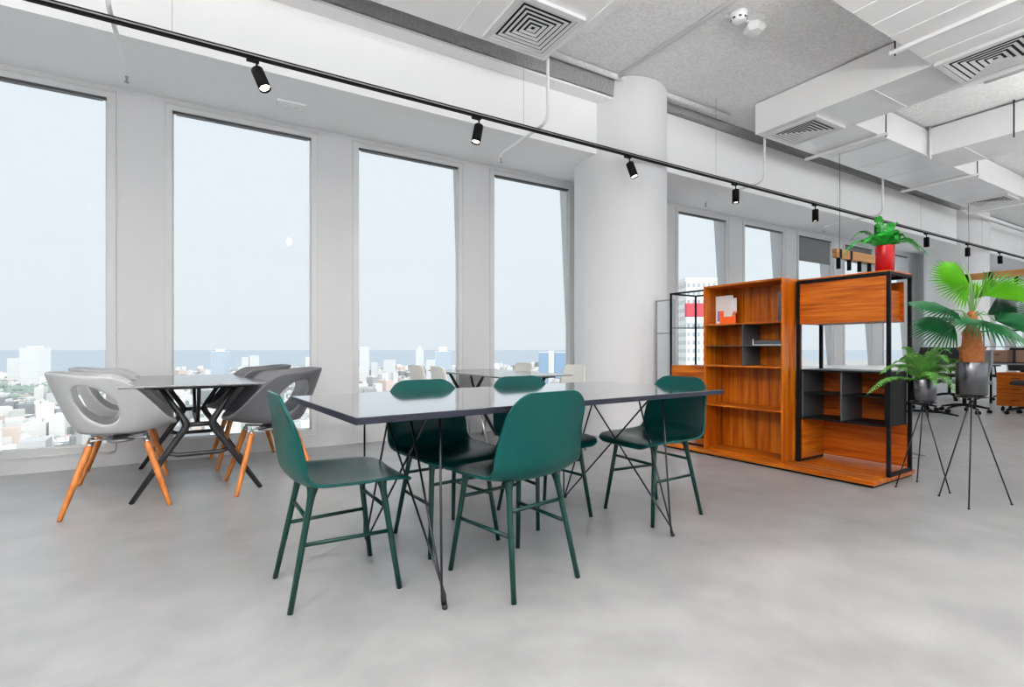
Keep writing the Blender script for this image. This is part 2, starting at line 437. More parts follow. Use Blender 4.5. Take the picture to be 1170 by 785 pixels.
# white painted side of that duct
duct('big white slatted air duct overhead in the top right corner', [(4.0, 6.5, -.9, 2.07, ZD, 3.93)], M['duct'], [(4.0, 5.7, -.9, 2.07, ZD, 'x', .3)])
duct('long silver foil air duct running above the bookcase along the windows', [(6.461, 12.15, 3.07, 3.834, ZD, 3.92)], M['foil'], [(6.46, 12.1, 3.07, 3.834, ZD, 'x', .8)])
dbr = duct('silver branch duct with white side, nearest one meeting the long foil duct', [(8.34, 9.16, -.5, 3.069, ZD, 3.92)], M['foil'], [(8.34, 9.16, -.5, 3.0, ZD, 'y', .8)])
duct('last branch duct at the far end of the foil duct, by the right edge', [(12.151, 12.95, .5, 3.75, ZD, 3.92)], M['duct'])
# white painted sides of the two foil ducts that point this way
bm = NB(); box(bm, -.008, -.0005, .002, 1.764, ZD - .004, 3.935); obj('white_side', bm, M['duct'], parent=dfas)
bm = NB(); box(bm, -.008, -.0005, 0, 3.565, ZD - .004, 3.925); obj('white_side', bm, M['duct'], parent=dbr)
bm = NB(); box(bm, 5.80, 5.88, .45, 1.02, ZD - .01, ZD + .02); obj('flange_rail', bm, M['white'], parent=dleft)

def diffuser(label, x, y, w, z=ZD):
    t = thing('ceiling_diffuser', label, 'vent', (x, y, z - .0295), 0, 'square louvred ceiling diffusers')
    def ring(bm, h, wd, z0, z1):
        # sloping square ring
        pts = []
        for s, zz in ((h, z0), (h - wd, z1)):
            pts.append([bm.verts.new((sx * s, sy * s, zz)) for sx, sy in ((-1, -1), (1, -1), (1, 1), (-1, 1))])
        for k in range(4): bm.faces.new([pts[0][k], pts[0][(k + 1) % 4], pts[1][(k + 1) % 4], pts[1][k]])
    bm = NB(); ring(bm, w / 2, .045, 0, 0.0); ring(bm, w / 2, .001, 0.0, .028)
    obj('diffuser_frame', bm, M['slat'], parent=t, solid=.003)
    bm = NB(); box(bm, -w / 2 + .01, w / 2 - .01, -w / 2 + .01, w / 2 - .01, .0245, .029); obj('dark_backing', bm, M['darkvoid'], parent=t)
    n = 6; h0 = w / 2 - .05
    for k in range(n):
        bm = NB(); h = h0 * (1 - k / n); ring(bm, h, h0 / n * .60, .003, .009)
        obj('louvre', bm, M['slat'], parent=t, solid=.002)
    return t
diffuser('large square louvred diffuser in the left overhead duct panel', 2.25, 3.46, .60)
diffuser('square louvred diffuser at the wall end of the white-sided duct', 6.09, 3.45, .60)
diffuser('square louvred diffuser near the right edge beside the slatted duct', 6.02, 1.72, .66)
diffuser('small louvred diffuser at the far end of the foil duct', 11.75, 3.4, .56)

# trapeze bars and rods under the ducts
def bar(label, x, ya, yb, rods=(), z=3.535):
    t = thing('duct_hanger', label, 'hanger', (x, ya, z), 0, 'hanger bars under the ducts')
    bm = NB(); box(bm, -.02, .02, 0, yb - ya, -.012, .022); obj('bar', bm, M['white'], parent=t, bevel=.003, seg=1)
    for y in rods:
        bm = NB(); tube(bm, [(0, y - ya, -.03), (0, y - ya, HC - z)], .007, 8); obj('threaded_rod', bm, M['rod'], parent=t)
bar('white hanger bar under the foil duct, just right of the diffuser', 6.98, 2.96, 3.95, (2.985,))
bar('white hanger bar under the foil duct, furthest from the bookcase column', 9.75, 2.96, 3.95, (2.985,))
bar('white hanger bar crossing under the slatted duct at the top right', 5.12, -.6, 2.16, (2.12,))
bar('white hanger bar under the far branch duct beside the right edge', 12.4, 2.4, 3.95, ())
bm = NB(); tube(bm, [(8.31, 3.03, 3.5), (8.31, 3.03, HC)], .012, 8)
tag(obj('threaded_rod', bm, M['white']), 'white vertical rod at the corner where the branch duct meets the foil duct', 'rod')
bm = NB(); tube(bm, [(8.29, 2.2, 3.5), (8.29, 2.2, HC)], .008, 8)
tag(obj('threaded_rod', bm, M['rod']), 'black vertical rod against the branch duct side near the right edge', 'rod')

# pipes
def pipe(name, label, cat, pts, r, m=None, group=None):
    bm = NB(); tube(bm, pts, r, 12)
    return tag(obj(name, bm, m or M['white']), label, cat, group)
pipe('conduit', 'thin white conduit crossing the rough ceiling towards the column', 'pipe', [(3.82, 4.2, 3.915), (3.82, -2, 3.915)], .022)
pipe('conduit', 'white pipe along the ceiling edge above the plastered beam', 'pipe', [(2.9, 4.19, 3.915), (5.7, 4.19, 3.915)], .03, M['ceil'])
pipe('conduit', 'white pipe crossing under the ceiling behind the far branch duct', 'pipe', [(12.2, 3.95, 3.6), (17.5, 3.95, 3.6)], .035)
pipe('conduit', 'white pipe beside the slatted duct at the right edge', 'pipe', [(6.72, .2, 3.66), (6.72, 2.0, 3.66)], .03)
for x, lab in ((-.52, 'between the first and second window'), (2.68, 'beside the round column'), (5.95, 'below the white-sided duct'), (8.95, 'above the red plant pot')):
    t = thing('sprinkler_pipe', 'white sprinkler pipe bending down under the beam ' + lab, 'pipe', (x, 3.87, 0), 0, 'white sprinkler pipes along the beam')
    bm = NB(); tube(bm, [(0, 0, HC), (0, 0, 3.13), (0, .03, 3.07), (0, .08, 3.05), (0, .80, 3.04), (0, .86, 3.03), (0, .875, 3.0)], .015, 12); obj('pipe', bm, M['white'], parent=t)
    bm = NB(); lathe(bm, [(0.001, -.05), (.016, -.05), (.016, -.045), (.006, -.04), (.009, -.01), (.012, 0), (.001, 0)], 12, (0, .875, 3.0)); obj('sprinkler_head', bm, M['steel'], parent=t)
bm = NB()
box(bm, -.115, .115, -.07, .07, -.02, 0); 
for k in range(4): box(bm, -.10, .10, -.045 + k * .03, -.035 + k * .03, -.026, -.0195)
tag(obj('slot_vent', bm, M['white'], loc=(.63, 4.90, 3.133)), 'small white slotted vent in the soffit above the second window', 'vent')

# smoke detector and hexagonal sensor
t = thing('smoke_detector', 'round white smoke detector on the rough ceiling', 'detector', (4.04, 2.87, HC - .012)); t.scale = (1.4, 1.4, 1.3)
bm = NB(); lathe(bm, [(0.001, 0), (.055, 0), (.055, -.02), (.001, -.02)], 32); obj('base', bm, M['white'], parent=t)
bm = NB(); lathe(bm, [(.05, -.02), (.05, -.035), (.042, -.058), (.02, -.064), (.001, -.064)], 32); obj('cover', bm, M['white'], parent=t)
for k in range(8):
    bm = NB(); a = k * PI / 4; box(bm, .044, .049, -.008, .008, -.05, -.04, Matrix.Rotation(a, 4, 'Z')); obj('slot', bm, M['gasket'], parent=t)
t = thing('motion_sensor', 'hexagonal white ceiling sensor beside the round detector', 'sensor', (4.29, 2.89, HC - .012)); t.scale = (1.4, 1.4, 1.3)
bm = NB(); lathe(bm, [(0.001, 0), (.05, 0), (.07, -.03), (.07, -.045), (.05, -.065), (.001, -.068)], 6, smooth=False); obj('housing', bm, M['white'], parent=t, bevel=.003)
bm = NB(); tube(bm, [(0, 0, 0), (-.08, .02, .004), (-.22, .05, .004)], .012, 8); obj('cable', bm, M['white'], parent=t)

# ------------------------------------------------------------------ track and spots
TY, TZ = 4.0, 2.993
t = thing('lighting_track', 'long black lighting track hung along the plastered beam', 'track', (-4, TY, TZ))
bm = NB(); box(bm, 0, 22, -.018, .018, 0, .034); obj('rail', bm, M['black'], parent=t, bevel=.002, seg=1)
bm = NB(); box(bm, 0, 22, -.0225, -.019, .012, .02); obj('rail_slot', bm, M['steel'], parent=t)
for k in range(8):
    bm = NB(); tube(bm, [(1.1 + k * 2.7, 0, .034), (1.1 + k * 2.7, 0, HC - TZ)], .0016, 6); obj('suspension_wire', bm, M['steel'], parent=t)
def make_spot():
    t = thing('track_spotlight', '', 'spotlight', (0, 0, 0), 0, 'black spotlights on the track')
    bm = NB(); box(bm, -.05, .03, -.016, .016, -.022, -.001); tube(bm, [(0.015, 0, -.02), (0.015, 0, -.075)], .007, 10); obj('adapter', bm, M['black'], parent=t)
    return t
SP = [(.29, (.30, -.36), 'first from the left, tilted forward with its lamp glowing'), (2.10, (-.22, -.05), 'second from the left, tilted towards the windows'),
      (3.94, (.16, -.30), 'in front of the round column, lamp glowing'), (5.76, (0, .0), 'hanging straight above the left end of the bookcase'),
      (7.58, (0, .0), 'hanging straight, above the middle of the bookcase'), (9.40, (0, 0), 'mostly hidden behind the fern in the red pot'),
      (11.2, (0, .0), 'between the red pot and the palm'), (13.04, (.0, 0), 'behind the pale upright frond of the palm'), (14.77, (.1, 0), 'nearest the right edge, above a palm leaf')]
for x, tl, lab in SP:
    s = make_spot(); s['label'] = 'black cylinder track spotlight, ' + lab; s.location = (x * .964, TY, TZ)
    R = Matrix.Rotation(tl[1], 4, 'X') @ Matrix.Rotation(-tl[0], 4, 'Y')
    bm = NB(); lathe(bm, [(.001, 0), (.036, 0), (.0405, -.006), (.0405, -.165), (.037, -.165), (.034, -.15), (.001, -.15)], 28)
    h = obj('lamp_housing', bm, M['black'], parent=s); ML = Matrix.Translation((.015, 0, -.07)) @ R; h.matrix_local = ML
    bm = NB(); lathe(bm, [(.001, -.152), (.033, -.152), (.033, -.151)], 24)
    l = obj('lamp_lens', bm, M['lens'], parent=s); l.matrix_local = ML
    ld = bpy.data.lights.new('spot_beam', 'SPOT'); ld.energy = 14; ld.spot_size = rad(60); ld.spot_blend = .7; ld.color = (1, .9, .78); ld.shadow_soft_size = .03
    lo = bpy.data.objects.new('spot_beam', ld); C.objects.link(lo); lo.parent = s
    lo.matrix_local = ML @ Matrix.Translation((0, 0, -.17))

# ------------------------------------------------------------------ teal chairs
def superprof(pts, n):
    """catmull-rom through pts sampled n"""
    out = []
    P = [Vector(p) for p in pts]; P = [P[0] * 2 - P[1]] + P + [P[-1] * 2 - P[-2]]
    m = len(P) - 3
    for i in range(n + 1):
        u = i / n * m; k = min(int(u), m - 1); f = u - k
        a, b, c, d = P[k:k + 4]
        out.append(.5 * ((2 * b) + (c - a) * f + (2 * a - 5 * b + 4 * c - d) * f * f + (3 * b - a - 3 * c + d) * f ** 3))
    return out

def shell_mesh(prof, W, r, dish, nw=16, ends=10, rtop=1.0):
    # prof: list of (x, z) from front edge to top of back; W(t) half width; corners radius r
    L = [0]
    for a, b in zip(prof, prof[1:]): L.append(L[-1] + (b - a).length)
    tot = L[-1]
    ls = sorted(set([r * (1 - cos(k / ends * PI / 2)) for k in range(ends + 1)] + [tot - r * rtop * (1 - cos(k / ends * PI / 2)) for k in range(ends + 1)] +
                    [r + (tot - r - r * rtop) * k / 34 for k in range(35)]))
    ls = [l for i, l in enumerate(ls) if i == 0 or l - ls[i - 1] > 1e-4]
    bm = NB(); rows = []
    for l in ls:
        k = 0
        while k < len(L) - 2 and L[k + 1] < l: k += 1
        f = (l - L[k]) / (L[k + 1] - L[k]); p = prof[k].lerp(prof[k + 1], f)
        tg = (prof[min(k + 1, len(prof) - 1)] - prof[max(k - 1, 0)]).normalized()
        nrm = Vector((-tg.y, tg.x))        # points to the sitter's side
        nrm = Vector((tg.y, -tg.x))
        w = W(l / tot)
        e = min(l, tot - l)
        rr_ = r if l < tot / 2 else r * rtop
        if e < rr_: w = w - rr_ + math.sqrt(max(rr_ * rr_ - (rr_ - e) ** 2, 0))
        row = []
        for j in range(nw + 1):
            s = -1 + 2 * j / nw
            d = dish(l / tot) * (abs(s * w) / .24) ** 2.4
            q = p + nrm * d
            row.append(bm.verts.new((q.x, s * w, q.y)))
        rows.append(row)
    for a, b in zip(rows, rows[1:]):
        for j in range(nw):
            try: bm.faces.new([a[j], a[j + 1], b[j + 1], b[j]]).smooth = True
            except Exception: pass
    return bm

def smoothstep(a, b, x):
    t = max(0, min(1, (x - a) / (b - a))); return t * t * (3 - 2 * t)

PROF = superprof([(.262, .418), (.235, .436), (.15, .445), (.03, .434), (-.08, .430), (-.15, .447), (-.196, .492), (-.214, .56), (-.225, .66), (-.240, .795)], 60)
def make_teal():
    t = thing('dining_chair', '', 'chair', (0, 0, 0), 0, 'teal moulded chairs around the black table')
    Wf = lambda u: .225 + .012 * smoothstep(0, .25, u) - .03 * smoothstep(.62, 1, u)
    D = lambda u: .010 + .022 * smoothstep(.1, .45, u) + .022 * smoothstep(.5, .68, u) - .034 * smoothstep(.75, 1, u)
    bm = shell_mesh(PROF, Wf, .085, D, rtop=1.25)
    obj('seat_shell', bm, M['teal'], parent=t, solid=.011, bevel=.003, smooth=True)
    feet = {'bl': (-.203, .176), 'br': (-.203, -.176), 'fl': (.205, .193), 'fr': (.205, -.193)}
    tops = {'bl': (-.115, .130, .438), 'br': (-.115, -.130, .438), 'fl': (.145, .15, .438), 'fr': (.145, -.15, .438)}
    def at(k, z):
        a = Vector(tops[k]); b = Vector((*feet[k], 0)); f = (a.z - z) / a.z; return a.lerp(b, f)
    for k in feet:
        bm = NB(); a = Vector(tops[k]); b = Vector((*feet[k], 0.0))
        pts = [a + Vector((0, 0, .004)), a.lerp(b, .03), a.lerp(b, .08), a.lerp(b, .16), a.lerp(b, .5), b]
        tube(bm, pts, .01, 14, True, [.024, .019, .0145, .0125, .0118, .0108]); obj('leg', bm, M['tealleg'], parent=t)
    for a, b, z in (('bl', 'fl', .232), ('br', 'fr', .232), ('bl', 'br', .325), ('fl', 'fr', .325)):
        bm = NB(); p, q = at(a, z), at(b, z); 
        tube(bm, [p, q], .0082, 12); obj('stretcher', bm, M['tealleg'], parent=t)
    return t
proto = make_teal()
TEAL = [((.452, 2.19), 2.1, 'teal chair standing at the left end of the black table, seen from the side'),
        ((1.133, 1.885), 99.3, 'teal chair nearest the camera, back turned to us, near side of the black table'),
        ((2.27, 2.18), 179.4, 'teal chair at the right end of the table, towards the wooden bookcase'),
        ((1.042, 2.435), -83, 'teal chair on the window side of the table, left one of that pair'),
        ((1.685, 2.488), -85.7, 'teal chair on the window side of the table, right one of that pair')]
for i, (p, a, lab) in enumerate(TEAL):
    if i == 0:
        o = proto; o.location = (*p, 0); o.rotation_euler = (0, 0, rad(a)); o['label'] = lab
    else: dup(proto, lab, (*p, 0), rad(a))

# ------------------------------------------------------------------ black table on hairpin legs
TA = math.atan2(.0743, .9972)
t = thing('dining_table', 'long black table with wire hairpin legs in the middle of the room', 'table', (.409, 1.676, 0), TA)
bm = NB(); box(bm, 0, 2.045, 0, .94, .7155, .7385); obj('tabletop', bm, M['edge'], parent=t, bevel=.0015, seg=2)
bm = NB(); box(bm, .002, 2.043, .002, .938, .7386, .7402); obj('laminate_surface', bm, M['tabletop'], parent=t)
bm = NB(); box(bm, .3, 1.75, .12, .85, .700, .7155); obj('underframe', bm, M['black'], parent=t)
HP = [((.350, .055), [.07, .384, .74]), ((.350, .905), [.90, .58, .20]), ((1.655, .045), [.10, .28, .72]), ((1.655, .885), [.88, .60, .18])]
for (u, v), tops in HP:
    g = obj('hairpin_foot', (lambda b: (lathe(b, [(.001, 0), (.009, 0), (.011, .004), (.010, .014), (.001, .016)], 14, (u, v, 0)), b)[1])(NB()), M['rod'], parent=t)
    for n, tv in enumerate(tops):
        off = (n - 1) * .012
        bm = NB(); top = (u + (0.0 if n != 1 else .0), tv, .716)
        sgn = 1 if tv > v else -1
        pts = [(u + off * .5, v + .004 * sgn, .012), (u + off, v + (tv - v) * .03, .04), (u + off, tv, .716)]
        tube(bm, pts, .0048, 10); obj('leg_rod', bm, M['rod'], parent=g if False else t)

# ------------------------------------------------------------------ tub chairs with wooden legs
def tub_bm():
    NT, NS = 96, 40
    def rim(th):   # th 0 = front, pi = back
        c = (1 - cos(th)) / 2       # 0 front .. 1 back
        z = .485 + .318 * max(0, sin(min(c / .58, 1) * PI / 2)) ** 1.35 + .022 * smoothstep(.6, 1, c)
        rx = .315 if cos(th) > 0 else .335
        return Vector((rx * cos(th) * (1.0 if cos(th) > 0 else 1.02) , .295 * (math.copysign(abs(sin(th)) ** .8, sin(th))), z))
    base = Vector((.035, 0, .438))
    def S_(th, s):
        R = rim(th)
        if s <= .5:
            q = s / .5; k = .60 * q ** .95; zz = .0 + .06 * max(0, q - .55) ** 2
        else:
            q = (s - .5) / .5; k = .60 + .40 * (q ** .85); zz = None
        bx = .70 + .05 * cos(th)
        hx = base.x + (R.x - base.x) * k * (1.0 if s > .5 else .97 + .03 * s / .5); hy = R.y * k
        if s <= .5: z = base.z + .02 * (s / .5) ** 2.5 * (1)
        else:
            q = (s - .5) / .5; z = base.z + .02 + (R.z - base.z - .02) * q ** 1.1
        return Vector((hx, hy, z))
    bm = NB(); grid = {}
    cen = bm.verts.new(S_(0, 0.0))
    for i in range(NT):
        for j in range(1, NS + 1): grid[i, j] = [2 * PI * i / NT, j / NS]
    # hole ellipses in (th, s); snap neighbouring grid nodes onto them
    holes = [(rad(112), .755, rad(22), .165), (rad(248), .755, rad(22), .165)]
    inside = set()
    for key, (th, s) in grid.items():
        for (tc, sc, ra, rb) in holes:
            ex, ey = (th - tc) / ra, (s - sc) / rb; ex -= .35 * ey * (1 if tc < PI else -1)
            if ex * ex + ey * ey < 1: inside.add(key)
    def inh(th, s):
        for (tc, sc, ra, rb) in holes:
            ex, ey = (th - tc) / ra, (s - sc) / rb; ex -= .35 * ey * (1 if tc < PI else -1)
            r2 = ex * ex + ey * ey
            if r2 < 1.9: return tc, sc, ra, rb, ex, ey, math.sqrt(r2)
        return None
    V = {}
    border = set()
    for (i, j) in grid:
        if (i, j) in inside: continue
        if any((((i + a) % NT), j + b) in inside for a in (-1, 0, 1) for b in (-1, 0, 1)): border.add((i, j))
    for key, (th, s) in grid.items():
        if key in inside: continue
        if key in border:
            h = inh(th, s)
            if h:
                tc, sc, ra, rb, ex, ey, r = h
                ex /= r; ey /= r
                th = tc + (ex + .35 * ey * (1 if tc < PI else -1)) * ra; s = sc + ey * rb
        V[key] = bm.verts.new(S_(th, s))
    for i in range(NT):
        i2 = (i + 1) % NT
        bm.faces.new([cen, V[i, 1], V[i2, 1]])
        for j in range(1, NS):
            q = [(i, j), (i, j + 1), (i2, j + 1), (i2, j)]
            if all(k in V for k in q): bm.faces.new([V[k] for k in q])
    for _ in range(2):
        bmesh.ops.smooth_vert(bm, verts=[v for v in bm.verts if not v.is_boundary], factor=.4, use_axis_x=True, use_axis_y=True, use_axis_z=True)
    return bm
def make_tub(m):
    t = thing('tub_chair', '', 'chair')
    obj('tub_shell', tub_bm(), m, parent=t, solid=.022, soff=-1, subsurf=1, smooth=True)
    bm = NB()
    for a, b in (((-.13, -.13), (.15, .13)), ((-.13, .13), (.15, -.13))):
        tube(bm, [(a[0], a[1], .414), (b[0], b[1], .414)], .007, 10)
    lathe(bm, [(.001, .387), (.07, .387), (.07, .40), (.04, .428), (.001, .428)], 24, (.02, 0, 0))
    for x in (-.13, .15):
        for y in (-.13, .13): lathe(bm, [(.001, .36), (.014, .36), (.016, .39), (.014, .403), (.001, .403)], 14, (x, y, 0))
    obj('leg_bracket', bm, M['steel'], parent=t)
    for x, fx in ((-.13, -.255), (.15, .26)):
        for y, fy in ((-.13, -.26), (.13, .26)):
            bm = NB(); a = Vector((x, y, .385)); b = Vector((fx, fy, 0))
            tube(bm, [a, a.lerp(b, .04), a.lerp(b, .4), a.lerp(b, .985), b], .016, 16, True, [.017, .0195, .0185, .0125, .010]); obj('leg', bm, M['legwood'], parent=t)
    return t
g1 = 'light grey tub chairs on the left of the grey table'; g2 = 'dark grey tub chairs on the right of the grey table'
tl = make_tub(M['greyshell']); td = make_tub(M['darkshell'])
tl['group'] = g1; td['group'] = g2
tl.location = (-.49, 4.03, 0); tl.rotation_euler = (0, 0, rad(6.5)); tl['label'] = 'light grey tub chair with wooden legs, nearest at the far left'
dup(tl, 'light grey tub chair with wooden legs, behind the nearest one against the window', (-.545, 4.94, 0), rad(4))
td.location = (.395, 4.06, 0); td.rotation_euler = (0, 0, rad(185)); td['label'] = 'dark grey tub chair with wooden legs, front one right of the grey table'
dup(td, 'dark grey tub chair with wooden legs, rear one right of the grey table', (.30, 4.96, 0), rad(185))

# ------------------------------------------------------------------ grey table with cast base
def make_cast_table(name, label, loc, rz, L, W, top):
    t = thing(name, label, 'table', loc, rz)
    bm = NB(); box(bm, -W / 2, W / 2, -L / 2, L / 2, .729, .74); obj('tabletop', bm, top, parent=t, bevel=.003, seg=2)
    bm = NB(); box(bm, -W / 2 + .12, W / 2 - .12, -L / 2 + .1, L / 2 - .1, .712, .7285); obj('top_support', bm, M['cast'], parent=t, bevel=.003, seg=1)
    ye = L / 2 - .22
    for sy in (-1, 1):
        y = sy * ye; bm = NB()
        N = lambda x, z: (x, y, z)
        for s in (-1, 1):
            tube(bm, [N(s * .215, .715), N(s * .145, .60), N(s * .085, .50), N(s * .072, .466), N(s * .088, .43), N(s * .18, .29), (s * .365, y + sy * .03, 0)], .014, 12, True, [.015, .017, .021, .026, .022, .020, .015])
        tube(bm, [N(-.075, .466), N(.075, .466)], .016, 12)
        tube(bm, [N(-.18, .292), N(-.12, .272), N(.12, .272), N(.18, .292)], .015, 12)
        tube(bm, [N(-.25, .712), N(.25, .712)], .012, 10)
        obj('end_frame', bm, M['cast'], parent=t)
    bm = NB(); tube(bm, [(0, -ye, .466), (0, -ye * .4, .44), (0, ye * .4, .44), (0, ye, .466)], .016, 12)
    for s in (-1, 1): tube(bm, [(0, s * ye * .55, .45), (0, s * ye * .8, .60), (0, s * ye * .9, .712)], .012, 10)
    obj('spine', bm, M['cast'], parent=t)
    return t
make_cast_table('meeting_table', 'grey topped table with black hourglass legs between the tub chairs', (-.075, 4.515, 0), rad(2.8), 1.5, .83, M['greytop'])
make_cast_table('meeting_table', 'distant grey topped table by the fourth window, with white chairs around', (2.40, 4.40, 0), rad(-1.0), 1.62, .74, M['greytop'])

# white chairs at the far table
PW = superprof([(.22, .43), (.12, .445), (-.05, .435), (-.16, .455), (-.205, .53), (-.225, .65), (-.25, .81)], 40)
def make_white():
    t = thing('side_chair', '', 'chair', (0, 0, 0), 0, 'white chairs around the distant table')
    bm = shell_mesh(PW, lambda u: .215 - .05 * smoothstep(.5, 1, u), .06, lambda u: .02 + .03 * smoothstep(.3, .6, u), 12, 6)
    obj('seat_shell', bm, M['chairwhite'], parent=t, solid=.01, smooth=True)
    for x, fx in ((-.12, -.2), (.13, .2)):
        for y, fy in ((-.12, -.2), (.12, .2)):
            bm = NB(); tube(bm, [(x, y, .428), (fx, fy, 0)], .011, 10); obj('leg', bm, M['steel'], parent=t)
    return t
wc = make_white()
for i, (x, y, a, lab) in enumerate([(1.96, 4.75, 4, 'white chair left of the distant table, rear one'), (1.99, 4.27, 0, 'white chair left of the distant table, nearer one'),
                                    (2.86, 4.93, 184, 'white chair right of the distant table, rear one'), (2.88, 4.02, 182, 'white chair right of the distant table, nearer one beside the column')]):
    if i == 0: o = wc; o.location = (x, y, 0); o.rotation_euler = (0, 0, rad(a)); o['label'] = lab
    else: dup(wc, lab, (x, y, 0), rad(a))

# ------------------------------------------------------------------ shelving unit (local a,b -> x along depth, y along front)
SH = rad(2.3)
SO = Vector((3.94, 1.755, 0))
def shl(a, b, z=0): return (SO.x - sin(SH) * a + cos(SH) * b, SO.y + cos(SH) * a + sin(SH) * b, z)
# base platform
t = thing('shelf_platform', 'low wooden platform on a black plinth carrying the shelving units', 'platform', tuple(SO), SH)
bm = NB(); box(bm, .0, .69, .0, 1.86, .018, .05); obj('platform_board', bm, M['woodh'], parent=t, bevel=.002)
bm = NB(); box(bm, .015, .67, .015, 1.84, 0, .018); obj('plinth', bm, M['black'], parent=t)
for b_ in (.07, .16):
    bm = NB(); box(bm, b_, b_ + .01, .05, .62, .0495, .0525); obj('inlay_rail', bm, M['steel'], parent=t)

def fr(bm, x0, x1, y0, y1, z0, z1, p=.022, low=True):
    for x in (x0, x1 - p):
        for y in (y0, y1 - p): box(bm, x, x + p, y, y + p, z0, z1)
    for z in (z0, z1 - p):
        for x in (x0, x1 - p):
            if low or z > z0: box(bm, x, x + p, y0 + p, y1 - p, z, z + p)
        for y in (y0, y1 - p): box(bm, x0 + p, x1 - p, y, y + p, z, z + p)

Z0 = .0505
# right unit
t = thing('shelving_unit', 'black framed shelving unit at the right end, with a wooden box at the top', 'shelf', shl(0, 0, 0), SH)
bm = NB(); fr(bm, .215, .60, -.012, .645, Z0, 1.518, .024, False); obj('metal_frame', bm, M['black'], parent=t, bevel=.001, seg=1)
bm = NB(); box(bm, .222, .234, .014, .621, 1.165, 1.490); obj('flap_door', bm, M['woodh'], parent=t, bevel=.001)
bm = NB(); box(bm, .235, .575, .03, .621, 1.165, 1.180); box(bm, .563, .575, .03, .621, 1.18, 1.47); box(bm, .235, .575, .609, .621, 1.18, 1.47); 
obj('top_box', bm, M['woodd'], parent=t, bevel=.001)
bm = NB(); box(bm, .25, .5625, .055, .067, 1.1805, 1.40); obj('side_panel', bm, M['woodx'], parent=t)
bm = NB(); box(bm, .216, .599, -.011, .644, 1.5185, 1.528); obj('top_board', bm, M['woodh'], parent=t)
# black insert with four compartments
bm = NB(); box(bm, .225, .575, .014, .621, .785, .797); box(bm, .225, .575, .014, .621, .403, .415); box(bm, .225, .575, .014, .026, .415, .785)
box(bm, .225, .575, .609, .621, .415, .785)
obj('insert_box', bm, M['black'], parent=t, bevel=.001, seg=1)
bm = NB(); box(bm, .242, .572, .606, .618, .076, .40); obj('side_panel', bm, M['woodx'], parent=t)
bm = NB(); box(bm, .232, .56, .31, .320, .415, .785); obj('divider', bm, M['panel'], parent=t)
bm = NB(); box(bm, .232, .56, .026, .609, .608, .616); obj('insert_shelf', bm, M['black'], parent=t)
bm = NB(); box(bm, .232, .56, .597, .6085, .415, .785); obj('divider', bm, M['panel'], parent=t)
bm = NB(); box(bm, .560, .574, .026, .609, .415, .785); obj('back_panel', bm, M['woodd'], parent=t)
bm = NB(); box(bm, .580, .592, .014, .621, .075, .403); obj('back_panel', bm, M['woodd'], parent=t)
bm = NB(); box(bm, .239, .57, .012, .62, .7975, .8015); obj('shelf_board', bm, M['panel'], parent=t)
# bookcase
t = thing('bookcase', 'tall open wooden bookcase in the middle of the shelving group', 'bookcase', shl(0, 0, 0), SH)
A0, A1, B0, B1 = .662, 1.405, .05, .335; TK = .016; ZT = 1.54
bm = NB(); box(bm, B0, B1, A0, A0 + TK, Z0, ZT); obj('side_panel', bm, M['woodv'], parent=t, bevel=.001)
bm = NB(); box(bm, B0, B1, A1 - TK, A1, Z0, ZT); obj('side_panel', bm, M['woodv'], parent=t, bevel=.001)
bm = NB(); box(bm, B0, B1, A0 + TK, A1 - TK, ZT - TK, ZT); obj('top_panel', bm, M['woodh'], parent=t, bevel=.001)
bm = NB(); box(bm, B1 - .01, B1, A0 + TK, A1 - TK, Z0, ZT - TK); obj('back_panel', bm, M['woodv'], parent=t)
for z in (Z0, .452, .808, 1.178):
    bm = NB(); box(bm, B0 + .002, B1 - .01, A0 + TK, A1 - TK, z, z + .013); obj('shelf_board', bm, M['woodh'], parent=t, bevel=.0008)
bm = NB(); box(bm, B0 + .012, B1 - .0105, A0 + TK, A1 - TK, .990, .996); obj('thin_shelf', bm, M['panel'], parent=t)
bm = NB(); box(bm, B0 + .012, B1 - .0105, 1.020, 1.026, .8215, 1.1775); obj('divider', bm, M['panel'], parent=t)
# left unit
t = thing('shelving_unit', 'slim black framed glass display unit at the left end of the shelving group', 'shelf', shl(0, 0, 0), SH)
bm = NB(); fr(bm, .10, .50, 1.407, 1.835, Z0, 1.523, .016); obj('metal_frame', bm, M['black'], parent=t, bevel=.001, seg=1)
bm = NB(); box(bm, .104, .496, 1.425, 1.817, 1.171, 1.177); obj('glass_shelf', bm, M['tint'], parent=t)
bm = NB(); box(bm, .106, .118, 1.424, 1.818, .455, .806); obj('flap_door', bm, M['woodh'], parent=t)
bm = NB(); box(bm, .12, .482, 1.424, 1.818, .792, .806); box(bm, .12, .482, 1.424, 1.818, .455, .469); box(bm, .47, .482, 1.424, 1.818, .469, .792)
obj('wooden_box', bm, M['woodd'], parent=t)
bm = NB(); box(bm, .47, .482, 1.424, 1.818, .068, .455); obj('back_panel', bm, M['woodd'], parent=t)
bm = NB(); box(bm, .118, .122, 1.8185, 1.8225, .82, 1.5); obj('glass_clip', bm, M['steel'], parent=t)
# grey framed glass panel beyond it
t = thing('glass_screen', 'slim grey framed glass screen standing behind the left display unit', 'screen', shl(2.02, .40, 0), SH)
bm = NB(); p = .014
for y in (0, .26 - p): box(bm, 0, p, y, y + p, 0, 1.50)
for z in (.03, .62, 1.13, 1.50 - p): box(bm, 0, p, p, .26 - p, z, z + p)
obj('screen_frame', bm, M['steel'], parent=t)
bm = NB(); box(bm, .005, .009, p, .26 - p, .045, 1.486); obj('glass', bm, M['glass'], parent=t)

